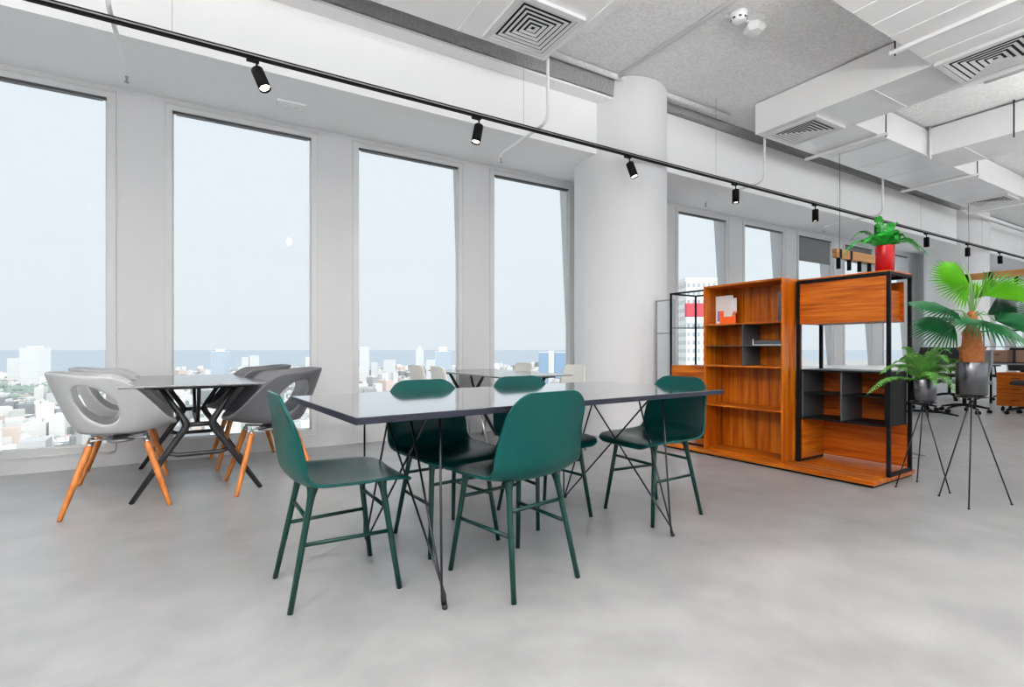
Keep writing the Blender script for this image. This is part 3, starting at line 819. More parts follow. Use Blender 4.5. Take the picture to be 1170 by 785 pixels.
# things on the bookcase
t = thing('brochure', 'white and orange brochure stack standing on the top shelf at the left', 'brochure', shl(1.375, .20, 1.1915), SH)
def bk(name, m, par, x0, x1, y0, y1, z0, z1): 
    bm = NB(); box(bm, x0, x1, y0, y1, z0, z1); return obj(name, bm, m, parent=par, bevel=.0008, seg=1)
bk('cover', M['paper'], t, -.012, .004, -.17, 0, 0, .262)
bk('cover_step', M['paper'], t, -.002, .006, -.205, -.171, .10, .235)
bk('orange_print', M['orange'], t, -.0145, -.0122, -.185, -.045, 0, .07)
bk('orange_print', M['orange'], t, -.0145, -.0122, -.085, -.045, .0705, .125)
bk('orange_print', M['orange'], t, -.0145, -.0122, -.205, -.1855, 0, .115)
bk('violet_print', M['violet'], t, -.0145, -.0122, -.044, -.02, .03, .125)
t = thing('book', 'slate grey book standing upright on the top shelf at the right', 'book', shl(.70, .11, 1.1915), SH)
bk('cover', M['book'], t, 0, .17, .0, .004, 0, .245); bk('cover', M['book'], t, 0, .17, .034, .038, 0, .245); bk('spine', M['book'], t, -.004, 0, 0, .038, 0, .245); bk('pages', M['paper'], t, .0005, .165, .0045, .0335, .004, .241)
t = thing('book', 'thin pale cream book leaning on the bookcase side beside the slate one', 'book', shl(.682, .11, 1.1915), SH)
bk('cover', M['chairwhite'], t, 0, .16, 0, .012, 0, .25); bk('spine', M['deskwhite'], t, -.002, 0, 0, .012, 0, .25)
t = thing('book', 'dark book lying flat with a pale edge on the thin shelf', 'book', shl(.70, .09, .9965), SH)
bk('cover', M['book'], t, 0, .17, 0, .24, 0, .003); bk('pages', M['book'], t, .004, .166, .003, .237, .0035, .036); bk('cover', M['book'], t, 0, .17, 0, .24, .0365, .0395); bk('edge', M['chairwhite'], t, -.003, -.0005, 0, .24, 0, .006); bk('edge', M['chairwhite'], t, -.003, .0, .2405, .246, 0, .055)

# ------------------------------------------------------------------ plants
def frond(bm, base, az, reach, rise, droop, nl=16, ll=.06, lw=.012, twist=0):
    """feather frond: rachis curve with leaflet pairs"""
    base = Vector(base); d = Vector((cos(az), sin(az), 0)); side = Vector((-sin(az), cos(az), 0))
    pts = []
    for i in range(nl + 1):
        u = i / nl
        pts.append(base + d * (reach * u) + Vector((0, 0, rise * math.sin(min(u * 1.15, 1) * PI / 2) - droop * u ** 2.4)))
    tube(bm, pts, .0018, 5, True, [.0028 * (1 - .7 * i / nl) for i in range(nl + 1)])
    for i in range(1, nl + 1):
        u = i / nl; p = pts[i]; tg = (pts[i] - pts[i - 1]).normalized()
        l = ll * (math.sin(PI * min(1, u * .86 + .16)) ** .6) * (1 if u < .98 else .5)
        for s in (-1, 1):
            dirv = (side * s * .92 + tg * .42 + Vector((0, 0, -.12 + rnd.uniform(-.12, .12)))).normalized()
            w = tg * lw * .5
            q0, q1, q2, q3 = p - w * .6, p + w * .6, p + dirv * l * .6 + w * .9 + Vector((0, 0, .004)), p + dirv * l * .6 - w * .9 + Vector((0, 0, .004))
            tip = p + dirv * l + Vector((0, 0, -.006))
            v = [bm.verts.new(x) for x in (q0, q1, q2, tip, q3)]
            bm.faces.new(v)

def fern(name, label, loc, m, fr_, pot, group=None):
    t = thing(name, label, 'plant', loc)
    pot(t)
    for k, (az, reach, rise, droop, ll) in enumerate(fr_):
        bm = NB(); frond(bm, (cos(az) * .015, sin(az) * .015, t['_top'] if False else POTTOP[0]), az, reach, rise, droop, 30, ll, .0095)
        obj('frond', bm, m, parent=t, recalc=False)
    return t
POTTOP = [0]
def fronds(n, reach, rise, droop, ll, seed):
    r = random.Random(seed); out = []
    for k in range(n):
        az = k * 2.39996 + r.uniform(-.2, .2)
        f = r.uniform(.6, 1.0); out.append((az, reach * f, rise * r.uniform(.6, 1.25) * (1.3 - .3 * f), droop * f * r.uniform(.5, 1.1), ll * r.uniform(.8, 1.1)))
    return out

# view-independent bearings towards the picture's left/right
AZL = math.atan2(.5105, -.8599); AZR = math.atan2(-.5105, .8599); AZC = math.atan2(-FW[1], -FW[0])
# red pot
def redpot(t):
    bm = NB(); lathe(bm, [(.001, 0), (.056, 0), (.060, .004), (.061, .192), (.0595, .197), (.056, .195), (.055, .17), (.001, .17)], 48)
    obj('pot', bm, M['red'], parent=t); bm = NB(); lathe(bm, [(.001, .176), (.0545, .1705)], 24); obj('soil', bm, M['soil'], parent=t)
POTTOP[0] = .175
ff = [(AZL, .30, .13, .19, .05), (AZL + .45, .26, .12, .12, .045), (AZR, .25, .14, .17, .045), (AZR - .4, .24, .10, .16, .045), (AZL - .3, .2, .2, .12, .04), (AZR + .5, .18, .2, .1, .04),
      (AZL + .2, .055, .23, .0, .045), (AZC, .05, .17, .0, .045), (AZR, .07, .19, .0, .04), (AZC + 1, .11, .13, .06, .045), (AZC - .8, .12, .12, .05, .045), (AZC + 2.6, .1, .15, .02, .04), (AZL + .1, .12, .12, .05, .045), (AZR + .2, .10, .13, .04, .045), (AZC + .3, .08, .10, .04, .045)]
ff += [(a, r_ * .6, h * .6, d * .5, l_) for a, r_, h, d, l_ in fronds(14, .14, .16, .05, .05, 3)]
fern('potted_fern', 'bright green fern in a glossy red pot on top of the shelving unit', shl(.075, .36, 1.5285), M['fernlight'], ff, redpot)

def metalpot(r, h, r0=None):
    def f(t):
        bm = NB(); a = r0 or r
        lathe(bm, [(.001, 0), (a - .006, 0), (a, .005), (r, h - .003), (r - .002, h), (r - .006, h - .002), (r - .007, h - .03), (.001, h - .03)], 48)
        obj('pot', bm, M['pot'], parent=t); bm = NB(); lathe(bm, [(.001, h - .022), (r - .008, h - .029)], 24); obj('soil', bm, M['soil'], parent=t)
    return f
def stand(label, ctr, feet, ztop, r):
    t = thing('plant_stand', label, 'plant stand', (ctr[0], ctr[1], 0), 0, 'thin wire plant stands')
    bm = NB()
    ring = [(r * cos(2 * PI * k / 32), r * sin(2 * PI * k / 32), ztop - .006) for k in range(33)]
    tube(bm, ring, .005, 8, False); 
    for f in feet:
        d = Vector((f[0] - ctr[0], f[1] - ctr[1], 0)); n = d.normalized()
        tube(bm, [(-n.x * .01, -n.y * .01, ztop - .035), (n.x * (r + .0), n.y * (r + .0), ztop - .006)], .004, 8)
    obj('pot_ring', bm, M['rod'], parent=t)
    for f in feet:
        d = Vector((f[0] - ctr[0], f[1] - ctr[1], 0)); n = d.normalized()
        bm = NB(); tube(bm, [(n.x * .006, n.y * .006, ztop - .03), (d.x, d.y, .004)], .0042, 10); tube(bm, [(d.x, d.y, .008), (d.x, d.y, 0)], .007, 10); obj('leg', bm, M['rod'], parent=t)
pc = (4.107, 1.285)
stand('tall wire tripod stand holding the palm pot', pc, [(4.117, 1.455), (3.932, 1.244), (4.271, 1.143)], .672, .075)
fc = (4.275, 1.60)
stand('wire tripod stand under the fern beside the shelving unit', fc, [(4.13, 1.705), (4.415, 1.69), (4.261, 1.447)], .602, .072)
POTTOP[0] = .13
ff2 = [(AZL + .12, .42, .08, .17, .056), (AZL + .05, .30, .17, .12, .05), (AZR - .05, .42, .17, .02, .07), (AZR - .25, .26, .20, .08, .055), (AZC + .25, .22, .11, .22, .058), (AZC - .35, .2, .13, .16, .05), (AZC + .9, .20, .16, .16, .05),
       (AZR - .5, .2, .22, .12, .05), (AZL + .1, .14, .26, .03, .05), (AZR, .1, .25, .02, .045), (AZC, .10, .2, .05, .05), (AZC + 3, .18, .2, .1, .05), (AZC + 2.4, .2, .18, .1, .05)]
ff2 += fronds(12, .2, .2, .12, .05, 11)
fern('potted_fern', 'green fern in a dark pot on the lower stand, touching the shelving unit', (fc[0], fc[1], .607), M['fern'], ff2, metalpot(.073, .15))

# fan palm
t = thing('potted_palm', 'fan palm with a fibrous trunk in a dark metal pot on the tall stand', 'plant', (pc[0], pc[1], .677))
metalpot(.078, .205)(t)
bm = NB(); r3 = random.Random(5)
prof = [(.001, .17), (.052, .175), (.055, .22), (.058, .27), (.066, .295), (.05, .305), (.046, .34), (.044, .38), (.048, .395), (.030, .405), (.026, .44), (.027, .50), (.018, .52), (.001, .53)]
lathe(bm, prof, 26)
for v in bm.verts:
    k = 1 + r3.uniform(-.10, .10); v.co.x *= k; v.co.y *= k
obj('trunk', bm, M['fiber'], parent=t)
bm = NB()
for k in range(90):   # fibre bristles
    a = r3.uniform(0, 2 * PI); z = r3.choice([r3.uniform(.20, .29), r3.uniform(.31, .385)]); r_ = .056 if z < .3 else .046
    p = Vector((cos(a) * r_ * .9, sin(a) * r_ * .9, z)); q = p + Vector((cos(a) * .014, sin(a) * .014, .035)); s = Vector((-sin(a), cos(a), 0)) * .005
    vv = [bm.verts.new(x) for x in (p - s, p + s, q)]; bm.faces.new(vv)
obj('fibre_bristles', bm, M['fiber'], parent=t, recalc=False)
def fan(parent, m, hub, axis, up, R, spread=150, n=26, droop=.25, fold=.012, start=(0, 0, .46)):
    """fan leaf: hub point, axis = middle leaflet direction, up = leaf normal side"""
    hub = Vector(hub); ax = Vector(axis).normalized(); nz = Vector(up); nz = (nz - ax * nz.dot(ax)).normalized(); sd = nz.cross(ax)
    bm = NB()
    half = rad(spread)
    for k in range(n):
        u = -1 + 2 * (k + .5) / n; a = u * half; w = half / n
        L = R * (1 - .25 * abs(u) ** 2) * r3.uniform(.93, 1.04)
        def pt(ang, rr, lift):
            d = ax * cos(ang) + sd * sin(ang)
            return hub + d * rr + nz * lift + Vector((0, 0, -droop * R * (rr / R) ** 2.3))
        v0 = bm.verts.new(hub)
        va = bm.verts.new(pt(a - w * .98, L * .5, -fold * .5)); vm = bm.verts.new(pt(a, L * .52, fold)); vb = bm.verts.new(pt(a + w * .98, L * .5, -fold * .5))
        wa = bm.verts.new(pt(a - w * .42, L * .8, -fold * .2)); wm = bm.verts.new(pt(a, L * .8, fold * .6)); wb = bm.verts.new(pt(a + w * .42, L * .8, -fold * .2))
        tp = bm.verts.new(pt(a + r3.uniform(-.02, .02), L, 0))
        bm.faces.new([v0, va, vm]); bm.faces.new([v0, vm, vb]); bm.faces.new([va, wa, wm, vm]); bm.faces.new([vm, wm, wb, vb]); bm.faces.new([wa, tp, wm]); bm.faces.new([wm, tp, wb])
    f = obj('fan_leaf', bm, m, parent=parent, recalc=False, smooth=False)
    bm = NB(); s = Vector(start); mid = s.lerp(hub, .5) + Vector((0, 0, .03 * (1 if hub.z > s.z else 2)))
    tube(bm, [s, s.lerp(mid, .5) + Vector((0, 0, .005)), mid, mid.lerp(hub, .6), hub], .003, 8, True, [.005, .0045, .004, .0035, .003]); obj('leaf_stalk', bm, M['stem'], parent=f)
Lx = Vector((-.8599, .5105, 0)); Rx = -Lx; Tw = Vector((-FW[0], -FW[1], 0)); U = Vector((0, 0, 1))
# heights relative to the pot's base (0.677)
fan(t, M['palmlight'], Lx * .035 + U * .69 + Tw * .02, Lx + U * .28, Tw * .9 + U * .5, .27, 74, 26, .16)
fan(t, M['palmlight'], Rx * .05 + U * .62 + Tw * .02, Rx + U * .42, Tw * .7 + U * .7, .33, 46, 20, .10)
fan(t, M['palmlight'], Rx * .03 + U * .60 - Tw * .02, Rx * .3 + U, Tw + U * .2, .13, 60, 14, .05)
fan(t, M['palm'], Lx * .15 + U * .53 + Tw * .03, Lx + Tw * .1 + U * .22, U + Tw * .5, .27, 68, 24, .26)
fan(t, M['palm'], Lx * .02 + U * .46 + Tw * .10, Tw * .7 + Lx * .35 - U * .1, U + Tw * .7, .25, 112, 34, .55)
fan(t, M['palm'], Lx * .16 + U * .43 + Tw * .06, Lx + U * .05, U + Tw * .8, .27, 64, 24, .42)
fan(t, M['palm'], Rx * .09 + U * .46 + Tw * .06, Rx + Tw * .25 + U * .1, U + Tw * .6, .27, 64, 24, .16)
fan(t, M['palm'], Rx * .11 + U * .50 - Tw * .02, Rx + U * .50, Tw * .9 + U * .5, .32, 27, 16, .04)
fan(t, M['palm'], U * .48 - Tw * .10, -Tw + U * .2, U, .2, 70, 20, .3)
# folded young spear leaf
bm = NB(); tube(bm, [(0, 0, .50), Lx * .0 + U * .66, Lx * .015 + U * .74, Lx * .06 + U * .83], .004, 8, True, [.005, .005, .006, .001]); obj('spear_leaf', bm, M['stem'], parent=t)
for k in range(5):
    a = k * 1.3; bm = NB(); e = Vector((cos(a) * .045, sin(a) * .045, .66 + .03 * (k % 2)))
    tube(bm, [(0, 0, .48), e * .6 + U * .22, e], .003, 6, True, [.005, .004, .002]); obj('bare_stalk', bm, M['stem'], parent=t)

# ------------------------------------------------------------------ pendant lamps
def pendant(label, loc, rz, L, n, wires):
    t = thing('pendant_lamp', label, 'lamp', loc, rz, 'wooden bar pendant lamps')
    bm = NB(); box(bm, 0, L, -.03, .03, 0, .115); obj('wooden_bar', bm, M['lampwood'], parent=t, bevel=.003)
    for k in range(n):
        x = L * (k + .35) / n
        bm = NB(); lathe(bm, [(.001, -.14), (.026, -.14), (.026, 0), (.001, 0)], 20, (x, 0, 0)); obj('lamp_tube', bm, M['black'], parent=t)
        if k < 2:
            bm = NB(); box(bm, x - .028, x + .028, -.032, .032, -.001, .116); obj('clamp', bm, M['black'], parent=t)
    for x in wires:
        bm = NB(); tube(bm, [(x, 0, .115), (x + .01, 0, .8), (x, 0, 3.56 - loc[2])], .003, 6); obj('cable', bm, M['rod'], parent=t)
pendant('wooden bar lamp with black tubes hanging behind the red plant pot', (7.08, 3.62, 2.17), 0, 1.35, 5, (.12,))
pendant('wooden bar lamp hanging behind the palm, nearer the right edge', (11.67, 3.82, 2.19), -PI / 2, 1.6, 5, (.12,))

# ------------------------------------------------------------------ office furniture beyond the shelves
def star(bm, n, R, hz, cz, r=.018):
    for k in range(n):
        a = 2 * PI * k / n + .3
        tube(bm, [(0, 0, hz), (cos(a) * R * .5, sin(a) * R * .5, hz - .015), (cos(a) * R, sin(a) * R, cz)], r, 8, True, [r * 1.3, r, r * .8])
def make_office(m, hi=1.0):
    t = thing('office_chair', '', 'chair', (0, 0, 0), 0, 'office chairs beyond the shelves')
    bm = NB(); box(bm, -.24, .24, -.24, .24, .44, .50); obj('seat', bm, m, parent=t, bevel=.03, seg=4)
    bm = NB()
    rows = []
    for i in range(9):
        z = .56 + (hi - .56) * i / 8; w = .22 - .04 * abs(i - 4) / 4
        rows.append([bm.verts.new((-.25 - .05 * i / 8 + .05 * (abs(j - 4) / 4) ** 2, w * (j - 4) / 4, z)) for j in range(9)])
    for a, b in zip(rows, rows[1:]):
        for j in range(8): bm.faces.new([a[j], a[j + 1], b[j + 1], b[j]])
    obj('backrest', bm, m, parent=t, solid=.03, smooth=True, bevel=.006)
    bm = NB(); tube(bm, [(-.1, 0, .43), (-.28, 0, .45), (-.29, 0, .75)], .018, 8); obj('back_bracket', bm, M['black'], parent=t)
    bm = NB(); tube(bm, [(0, 0, .10), (0, 0, .44)], .025, 12); star(bm, 5, .29, .12, .07); obj('star_base', bm, M['black'], parent=t)
    for k in range(5):
        a = 2 * PI * k / 5 + .3; bm = NB()
        tube(bm, [(cos(a) * .29 - sin(a) * .025, sin(a) * .29 + cos(a) * .025, .028), (cos(a) * .29 + sin(a) * .025, sin(a) * .29 - cos(a) * .025, .028)], .028, 14); obj('caster', bm, M['black'], parent=t)
    for s in (-1, 1):
        bm = NB(); tube(bm, [(.02, s * .26, .44), (.02, s * .28, .64)], .012, 8); box(bm, -.12, .12, s * .28 - .025, s * .28 + .025, .64, .665); obj('armrest', bm, M['black'], parent=t)
    return t
oc = make_office(M['mesh'])
OF = [(12.2, 4.15, 200, 'black office chair between the fern and the palm pot'), (9.62, 3.72, 150, 'black office chair just behind the lower fern'),
      (12.9, 3.42, 170, 'black office chair with castors right of the palm pot'), (10.3, 2.52, 100, 'black office chair at the desk by the right edge')]
for i, (x, y, a, lab) in enumerate(OF):
    if i == 0: o = oc; o.location = (x, y, 0); o.rotation_euler = (0, 0, rad(a)); o['label'] = lab
    else: dup(oc, lab, (x, y, 0), rad(a))
oc2 = make_office(M['brown'], .98); oc2.location = (6.7, 4.25, 0); oc2.rotation_euler = (0, 0, rad(-80)); oc2['label'] = 'brown backed chair at the far side of the white oval table'
# grey lounge shell behind the palm pot
oc3 = make_office(M['greyfab'], .95); oc3.location = (9.95, 3.2, 0); oc3.rotation_euler = (0, 0, rad(140)); oc3['label'] = 'grey office chair behind the palm stand'

def pedestal_table(name, label, loc, rz, a, b, top, n, R):
    t = thing(name, label, 'table', loc, rz)
    bm = NB(); lathe(bm, [(.001, .712), (.98, .712), (1.0, .717), (1.0, .735), (.99, .74), (.001, .74)], 56)
    for v in bm.verts:
        e = 2.6; r = math.hypot(v.co.x, v.co.y)
        if r > .01:
            cx_, sx_ = v.co.x / r, v.co.y / r; k = 1 / (abs(cx_) ** e + abs(sx_) ** e) ** (1 / e)
            v.co.x = cx_ * k * r * a; v.co.y = sx_ * k * r * b
    obj('tabletop', bm, top, parent=t)
    for dx in ((-a * .5, a * .5) if a > .8 else (0,)):
        bm = NB()
        for s in (-.035, .035): tube(bm, [(dx + s, 0, .05), (dx + s, 0, .712)], .016, 12)
        for k in range(n):
            q = 2 * PI * k / n + .4
            tube(bm, [(dx, 0, .06), (dx + cos(q) * R * .5, sin(q) * R * .5, .05), (dx + cos(q) * R, sin(q) * R, .012)], .016, 8, True, [.022, .018, .012])
        obj('star_base', bm, M['black'], parent=t)
    return t
pedestal_table('conference_table', 'white oval meeting table seen through the shelving unit', (7.0, 3.42, 0), rad(3), 1.05, .5, M['deskwhite'], 4, .32)
pedestal_table('side_table', 'round grey table on a black four-star base behind the palm stand', (9.08, 3.36, 0), 0, .38, .38, M['deskgrey'], 4, .36)
# desk with rack
t = thing('office_desk', 'grey topped desk with black legs at the right edge', 'desk', (11.3, 2.2, 0), rad(0))
bm = NB(); box(bm, 0, .8, 0, 1.35, .71, .735); obj('desktop', bm, M['deskgrey'], parent=t, bevel=.003)
for x in (.04, .74):
    for y in (.04, 1.29): 
        bm = NB(); box(bm, x, x + .03, y, y + .03, 0, .71); obj('leg', bm, M['black'], parent=t)
t = thing('desk_rack', 'black wire rack standing on the grey desk at the right edge', 'rack', (11.4, 2.9, .736))
bm = NB(); fr(bm, 0, .3, -.28, .60, 0, .55, .014); box(bm, .0, .3, -.28, .60, .27, .28); obj('rack_frame', bm, M['black'], parent=t)
for k, lab in ((0, 'brown fabric file box on the desk rack, left one'), (1, 'brown fabric file box on the desk rack, right one')):
    tt = thing('file_box', lab, 'box', (11.42, 3.24 - k * .36, .751), 0, 'brown file boxes on the rack')
    bm = NB(); box(bm, 0, .24, -.13, .13, 0, .20); obj('box_body', bm, M['brown'], parent=tt, bevel=.006)
    bm = NB(); box(bm, -.006, -.001, -.03, .03, .12, .135); obj('box_handle', bm, M['black'], parent=tt)
t = thing('drawer_unit', 'wooden drawer unit on castors under the desk at the right edge', 'cabinet', (10.72, 2.6, 0))
bm = NB(); box(bm, 0, .45, 0, .45, .08, .60); obj('body', bm, M['woodh'], parent=t, bevel=.004)
for k in range(3):
    bm = NB(); box(bm, -.016, -.001, .01, .44, .09 + k * .17, .25 + k * .17); d = obj('drawer', bm, M['woodh'], parent=t, bevel=.002)
    bm = NB(); box(bm, -.024, -.017, .17, .28, .17 + k * .17, .18 + k * .17); obj('handle', bm, M['black'], parent=d)
for x in (.06, .39):
    for y in (.06, .39):
        bm = NB(); tube(bm, [(x, y - .015, .03), (x, y + .015, .03)], .03, 12); tube(bm, [(x, y, .04), (x, y, .08)], .01, 8); obj('caster', bm, M['black'], parent=t)

# ------------------------------------------------------------------ outside: city, sea, towers
GZ = -72.0
bm = NB(); box(bm, -6000, 9000, 60, 1900, GZ - 5, GZ); struct('ground', bm, M['cityground'])
bm = NB(); box(bm, -60000, 80000, 1900, 70000, GZ - 6, GZ - 1.0); o = obj('sea', bm, M['sea']); tag(o, 'pale blue sea meeting the hazy horizon beyond the city', 'sea', kind='stuff')
TWS = []
def tower(label, px0, px1, yt, d, m, cap=None, depth=None):
    k0 = (px0 - 585) / 585.; k1 = (px1 - 585) / 585.
    a = ray(px0, d); b = ray(px1, d); w = (k1 - k0) * d
    z = CAMH - (yt - 399.5) * d / 585.
    cx_, cy_ = ray((px0 + px1) / 2, d); TWS.append((cx_, cy_, 16 + w))
    t = thing('tower_block', label, 'building', (cx_, cy_, GZ), TH - PI / 2)
    dp = depth or w * .8; H = z - GZ
    bm = NB(); box(bm, -w / 2, w / 2, 0, dp, 0, H); obj('tower_body', bm, m, parent=t)
    bm = NB(); box(bm, -w / 2 - .2, w / 2 + .2, -.2, dp + .2, H, H + 1.2); obj('roof_edge', bm, M['white'], parent=t)
    if cap:
        bm = NB(); cw, chh = cap; box(bm, -w * cw / 2, w * cw / 2, dp * .3, dp * .7, H + 1.2, H + 1.2 + chh); obj('roof_house', bm, M['white'], parent=t)
    return t
tower('low white wing on the left of the white tower group, first window', 8, 21, 410, 1090, M['fac_white'])
tower('tallest white tower of the group in the first window', 22, 43, 398, 1000, M['fac_white'], (.6, 3))
tower('narrow white tower on the right of the group, first window', 43.5, 50, 405, 1090, M['fac_white'])
tower('small grey tower at the right end of the group, first window', 50.5, 55, 406, 1160, M['fac_grey'])
tower('pale grey twin-striped tower in the second window', 241, 256, 402, 1000, M['fac_grey'], (.5, 4))
tower('small white tower left of the pair in the second window', 276, 284, 409, 1000, M['fac_white'])
tower('taller white tower of the pair in the second window', 285, 293, 407, 1000, M['fac_white'])
tower('short white block at the right end of the second window', 349, 358, 409, 900, M['fac_white'])
tower('slender very pale tower at the left of the third window', 411, 420, 397, 1000, M['fac_white'])
tower('low white block left of centre in the third window', 424, 431, 415, 1100, M['fac_white'])
tower('low wide block in the middle of the third window', 438, 450, 412, 1100, M['fac_white'])
tower('slim pale tower with a pointed top in the third window', 475, 483, 400, 1000, M['fac_white'], (.4, 6))
tower('broad pale tower with a stepped crown in the third window', 497, 514, 402, 900, M['fac_grey'], (.5, 8))
tower('short pale block beside the stepped tower in the third window', 487, 496, 412, 1000, M['fac_white'])
tower('blue glass tower, left half of the pair in the fourth window', 616, 626, 403, 900, M['fac_blue'])
tower('white core tower between the two blue glass ones', 626.5, 633.5, 401.5, 900, M['fac_white'])
tower('blue glass tower, right half of the pair in the fourth window', 634, 646, 403, 900, M['fac_blue'])
# nearer apartments seen through the left display unit
t = tower('pale apartment block with a red roof band seen through the glass display unit', 784, 822, 322, 150, M['fac_near'], None, 14)
z = lambda y: CAMH - (y - 399.5) * 150 / 585. - GZ
bm = NB(); ww = (822 - 784) / 585. * 150
bm = NB(); box(bm, -ww / 2 - .3, ww / 2 + .3, -1.2, .3, z(362), z(347)); obj('red_band', bm, M['redband'], parent=t)
bm = NB(); box(bm, -ww / 2 - .3, ww / 2 + .3, -1.3, .3, z(369), z(362.4)); obj('white_cornice', bm, M['white'], parent=t)
t = tower('slim cream apartment block left of the red banded one', 768, 781, 326, 175, M['fac_cream'], None, 12)
bm = NB(); z2 = lambda y: CAMH - (y - 399.5) * 160 / 585. - GZ; ww = 12 / 585. * 160
box(bm, -ww / 2 - .2, ww / 2 + .2, -.8, .2, z2(357), z2(343)); obj('red_band', bm, M['redband'], parent=t)

bm = NB(); rc = random.Random(21); TREES = set()
for k in range(380):
    px = rc.uniform(-80, 760); d = rc.uniform(330, 1300)
    if rc.random() < .35: px = rc.gauss(55, 28); d = rc.gauss(800, 50)
    x, y = ray(px, d)
    if y > 1850: continue
    if any(abs(x - q[0]) < 60 and abs(y - q[1]) < 60 for q in TWS): continue
    TREES.add((round(x / 12), round(y / 12))); r_ = rc.uniform(5, 10); bmesh.ops.create_icosphere(bm, subdivisions=1, radius=r_, matrix=Matrix.Translation((x, y, GZ + r_ * .9)) @ Matrix.Scale(.8, 4, (0, 0, 1)))
o = obj('city_trees', bm, M['tree'], recalc=False); tag(o, 'soft green tree crowns scattered between the city rooftops', 'trees', kind='stuff')

bm = NB()
for k in range(26000):
    px = rc.uniform(-90, 860); d = 300 * (2300 / 300) ** (rc.random() ** 1.05)
    x, y = ray(px, d)
    if y > 1880 or y < 120: continue
    w = rc.uniform(4, 9); l = rc.uniform(4, 10); h = rc.uniform(5, 13) if rc.random() < .96 else rc.uniform(18, 30)
    if any(abs(x - q[0]) < q[2] and abs(y - q[1]) < q[2] for q in TWS): continue
    gx, gy = round(x / 12), round(y / 12)
    if any((gx + i, gy + j) in TREES for i in (-1, 0, 1) for j in (-1, 0, 1)): continue
    if y > 1500: h *= .8
    mt = Matrix.Translation((x, y, GZ)) @ Matrix.Rotation(rc.uniform(-.2, .5), 4, 'Z')
    box(bm, -w, w, -l, l, 0, h, mt)
    if rc.random() < .5: box(bm, -w * .3, w * .4, -l * .4, l * .3, h, h + 2.5, mt)
o = obj('city_blocks', bm, M['city'], recalc=False); tag(o, 'dense pale low city rooftops spreading below the windows', 'city', kind='stuff')

# ------------------------------------------------------------------ added luminaires out of view, to brighten the room and ceiling
M['fill_down'] = emis('added_fill_diffuser', (1.0, 0.975, 0.945, 1), 2.5)
M['fill_up'] = emis('added_fill_uplight', (1.0, 0.98, 0.955, 1), 56.0)
M['fill_up_low'] = emis('dimmed_added_fill_uplight', (1.0, 0.98, 0.955, 1), 32.0)
M['fill_up_dim'] = emis('faint_added_fill_uplight', (1.0, 0.98, 0.955, 1), 9.0)
def luminaire(label, x, y):  # invented fill lamp, glows mostly upwards to lift the ceiling
    t = thing('added_luminaire', label, 'lamp', (x, y, 2.6), 0, 'added unseen up and down luminaires')
    bm = NB(); box(bm, -1.5, 1.5, -.16, -.15, 0, .09); box(bm, -1.5, 1.5, .15, .16, 0, .09); box(bm, -1.51, -1.5, -.16, .16, 0, .09); box(bm, 1.5, 1.51, -.16, .16, 0, .09)
    obj('housing', bm, M['white'], parent=t)
    bm = NB(); box(bm, -1.5, 1.5, -.149, .149, .004, .010); obj('lower_diffuser', bm, M['fill_down'], parent=t)
    bm = NB(); box(bm, -1.5, 1.5, -.149, .149, .080, .086); obj('upper_diffuser', bm, M['fill_up' if x < 3 else ('fill_up_low' if x < 10 and y < 0 else 'fill_up_dim')], parent=t)
    for xx in (-1.3, 1.3):
        bm = NB(); tube(bm, [(xx, 0, .08), (xx, 0, HC - 2.6 - .002)], .002, 6); obj('suspension_wire', bm, M['steel'], parent=t)
for i, x in enumerate((-4.4, -1.1, 2.2, 8.5, 12.5, 16.5)):
    nm = ('first', 'second', 'third', 'fourth', 'fifth', 'sixth')[i]
    luminaire('added unseen suspended luminaire, %s of the row nearer the windows' % nm, x, -.25)
    luminaire('added unseen suspended luminaire, %s of the row nearer the back' % nm, x, -3.4)
luminaire('added unseen suspended luminaire near the left end wall', -4.3, 1.9)
for x, nm in ((8.6, 'nearest'), (12.8, 'middle'), (17.0, 'furthest')): luminaire('added unseen suspended luminaire over the desks, %s one' % nm, x + .3, .9)

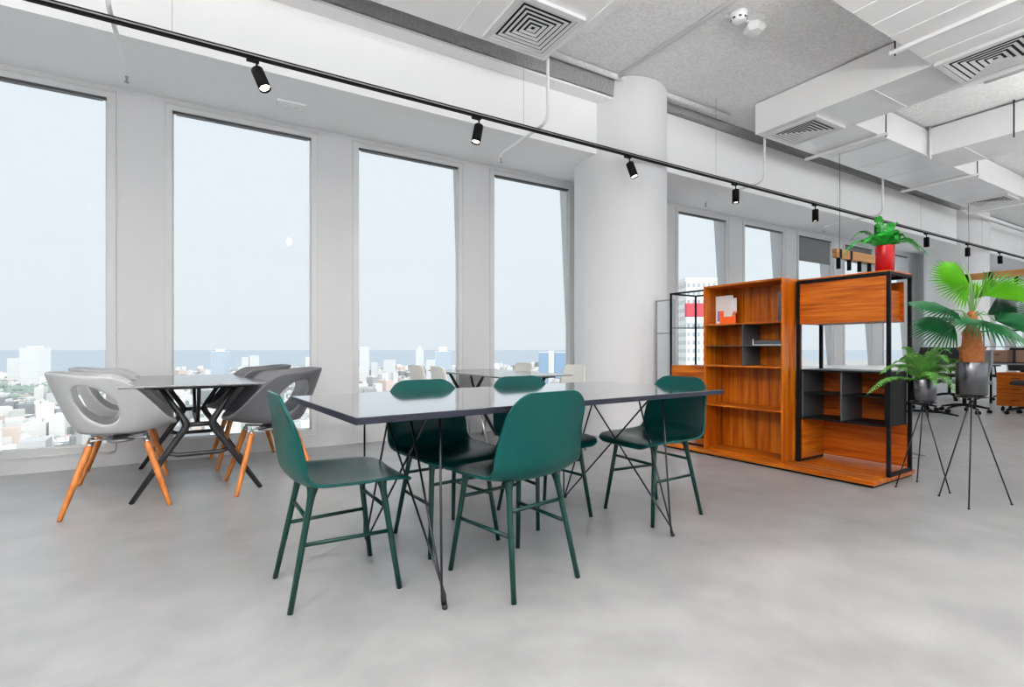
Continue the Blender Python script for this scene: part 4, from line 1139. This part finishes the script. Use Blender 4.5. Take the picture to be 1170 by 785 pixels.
for x, y, tx, ty, lab in ((-1.7, .15, 1.0, 2.2, 'added unseen black spotlight aimed at the table from the left'), (1.45, -1.0, 1.3, 2.2, 'added unseen black spotlight aimed at the table from behind the camera')):
    t = thing('added_spotlight', lab, 'spotlight', (x, y, HC))  # unseen spot, added for extra brightness and chair leg shadows
    D = Vector((tx - x, ty - y, -HC + .8)).normalized(); q = D.to_track_quat('-Z', 'Y').to_matrix().to_4x4()
    bm = NB(); tube(bm, [(0, 0, 0), (0, 0, -.6)], .008, 8); obj('stem', bm, M['black'], parent=t)
    ML = Matrix.Translation((0, 0, -.6)) @ q
    bm = NB(); lathe(bm, [(.001, .02), (.05, .02), (.055, 0), (.055, -.16), (.05, -.16), (.048, -.14), (.001, -.14)], 28); h = obj('lamp_housing', bm, M['black'], parent=t); h.matrix_local = ML
    bm = NB(); lathe(bm, [(.001, -.142), (.046, -.142), (.046, -.141)], 24); l = obj('lamp_lens', bm, M['lens'], parent=t); l.matrix_local = ML
    ld = bpy.data.lights.new('spot_beam', 'SPOT'); ld.energy = 190; ld.spot_size = rad(95); ld.spot_blend = .8; ld.color = (1, .96, .9); ld.shadow_soft_size = .045
    lo = bpy.data.objects.new('spot_beam', ld); C.objects.link(lo); lo.parent = t; lo.matrix_local = ML @ Matrix.Translation((0, 0, -.17))

# ------------------------------------------------------------------ daylight
w = bpy.data.worlds.new('hazy_sky'); S.world = w; w.use_nodes = True
nt = w.node_tree; nt.nodes.clear()
out = nt.nodes.new('ShaderNodeOutputWorld'); bg = nt.nodes.new('ShaderNodeBackground')
tc = nt.nodes.new('ShaderNodeTexCoord'); sp = nt.nodes.new('ShaderNodeSeparateXYZ'); nt.links.new(tc.outputs['Generated'], sp.inputs[0])
r = nt.nodes.new('ShaderNodeValToRGB'); nt.links.new(sp.outputs[2], r.inputs['Fac'])
el = r.color_ramp.elements
el[0].position = 0.0; el[0].color = srgb(221, 228, 233)
el[1].position = 0.55; el[1].color = srgb(229, 236, 243)
e = el.new(0.10); e.color = srgb(225, 232, 236)
# hazy brightening of the sky around the sun, behind the building
vm = nt.nodes.new('ShaderNodeVectorMath'); vm.operation = 'DOT_PRODUCT'
sd = Vector((.25, -1, .55)).normalized(); vm.inputs[1].default_value = sd
nt.links.new(tc.outputs['Generated'], vm.inputs[0])
mr = nt.nodes.new('ShaderNodeMapRange'); mr.inputs['From Min'].default_value = 0.0; mr.inputs['From Max'].default_value = 1.0
mr.inputs['To Min'].default_value = 1.02; mr.inputs['To Max'].default_value = 2.4; mr.interpolation_type = 'SMOOTHSTEP'
nt.links.new(vm.outputs['Value'], mr.inputs['Value'])
nt.links.new(r.outputs['Color'], bg.inputs['Color']); nt.links.new(mr.outputs['Result'], bg.inputs['Strength'])
nt.links.new(bg.outputs[0], out.inputs['Surface'])
sun = bpy.data.lights.new('sun', 'SUN'); sun.energy = 0.8; sun.angle = rad(3); sun.color = (1, .97, .92)
so = bpy.data.objects.new('sun', sun); C.objects.link(so); so.rotation_euler = Vector((.25, -1, 1.6)).to_track_quat('Z', 'Y').to_euler()
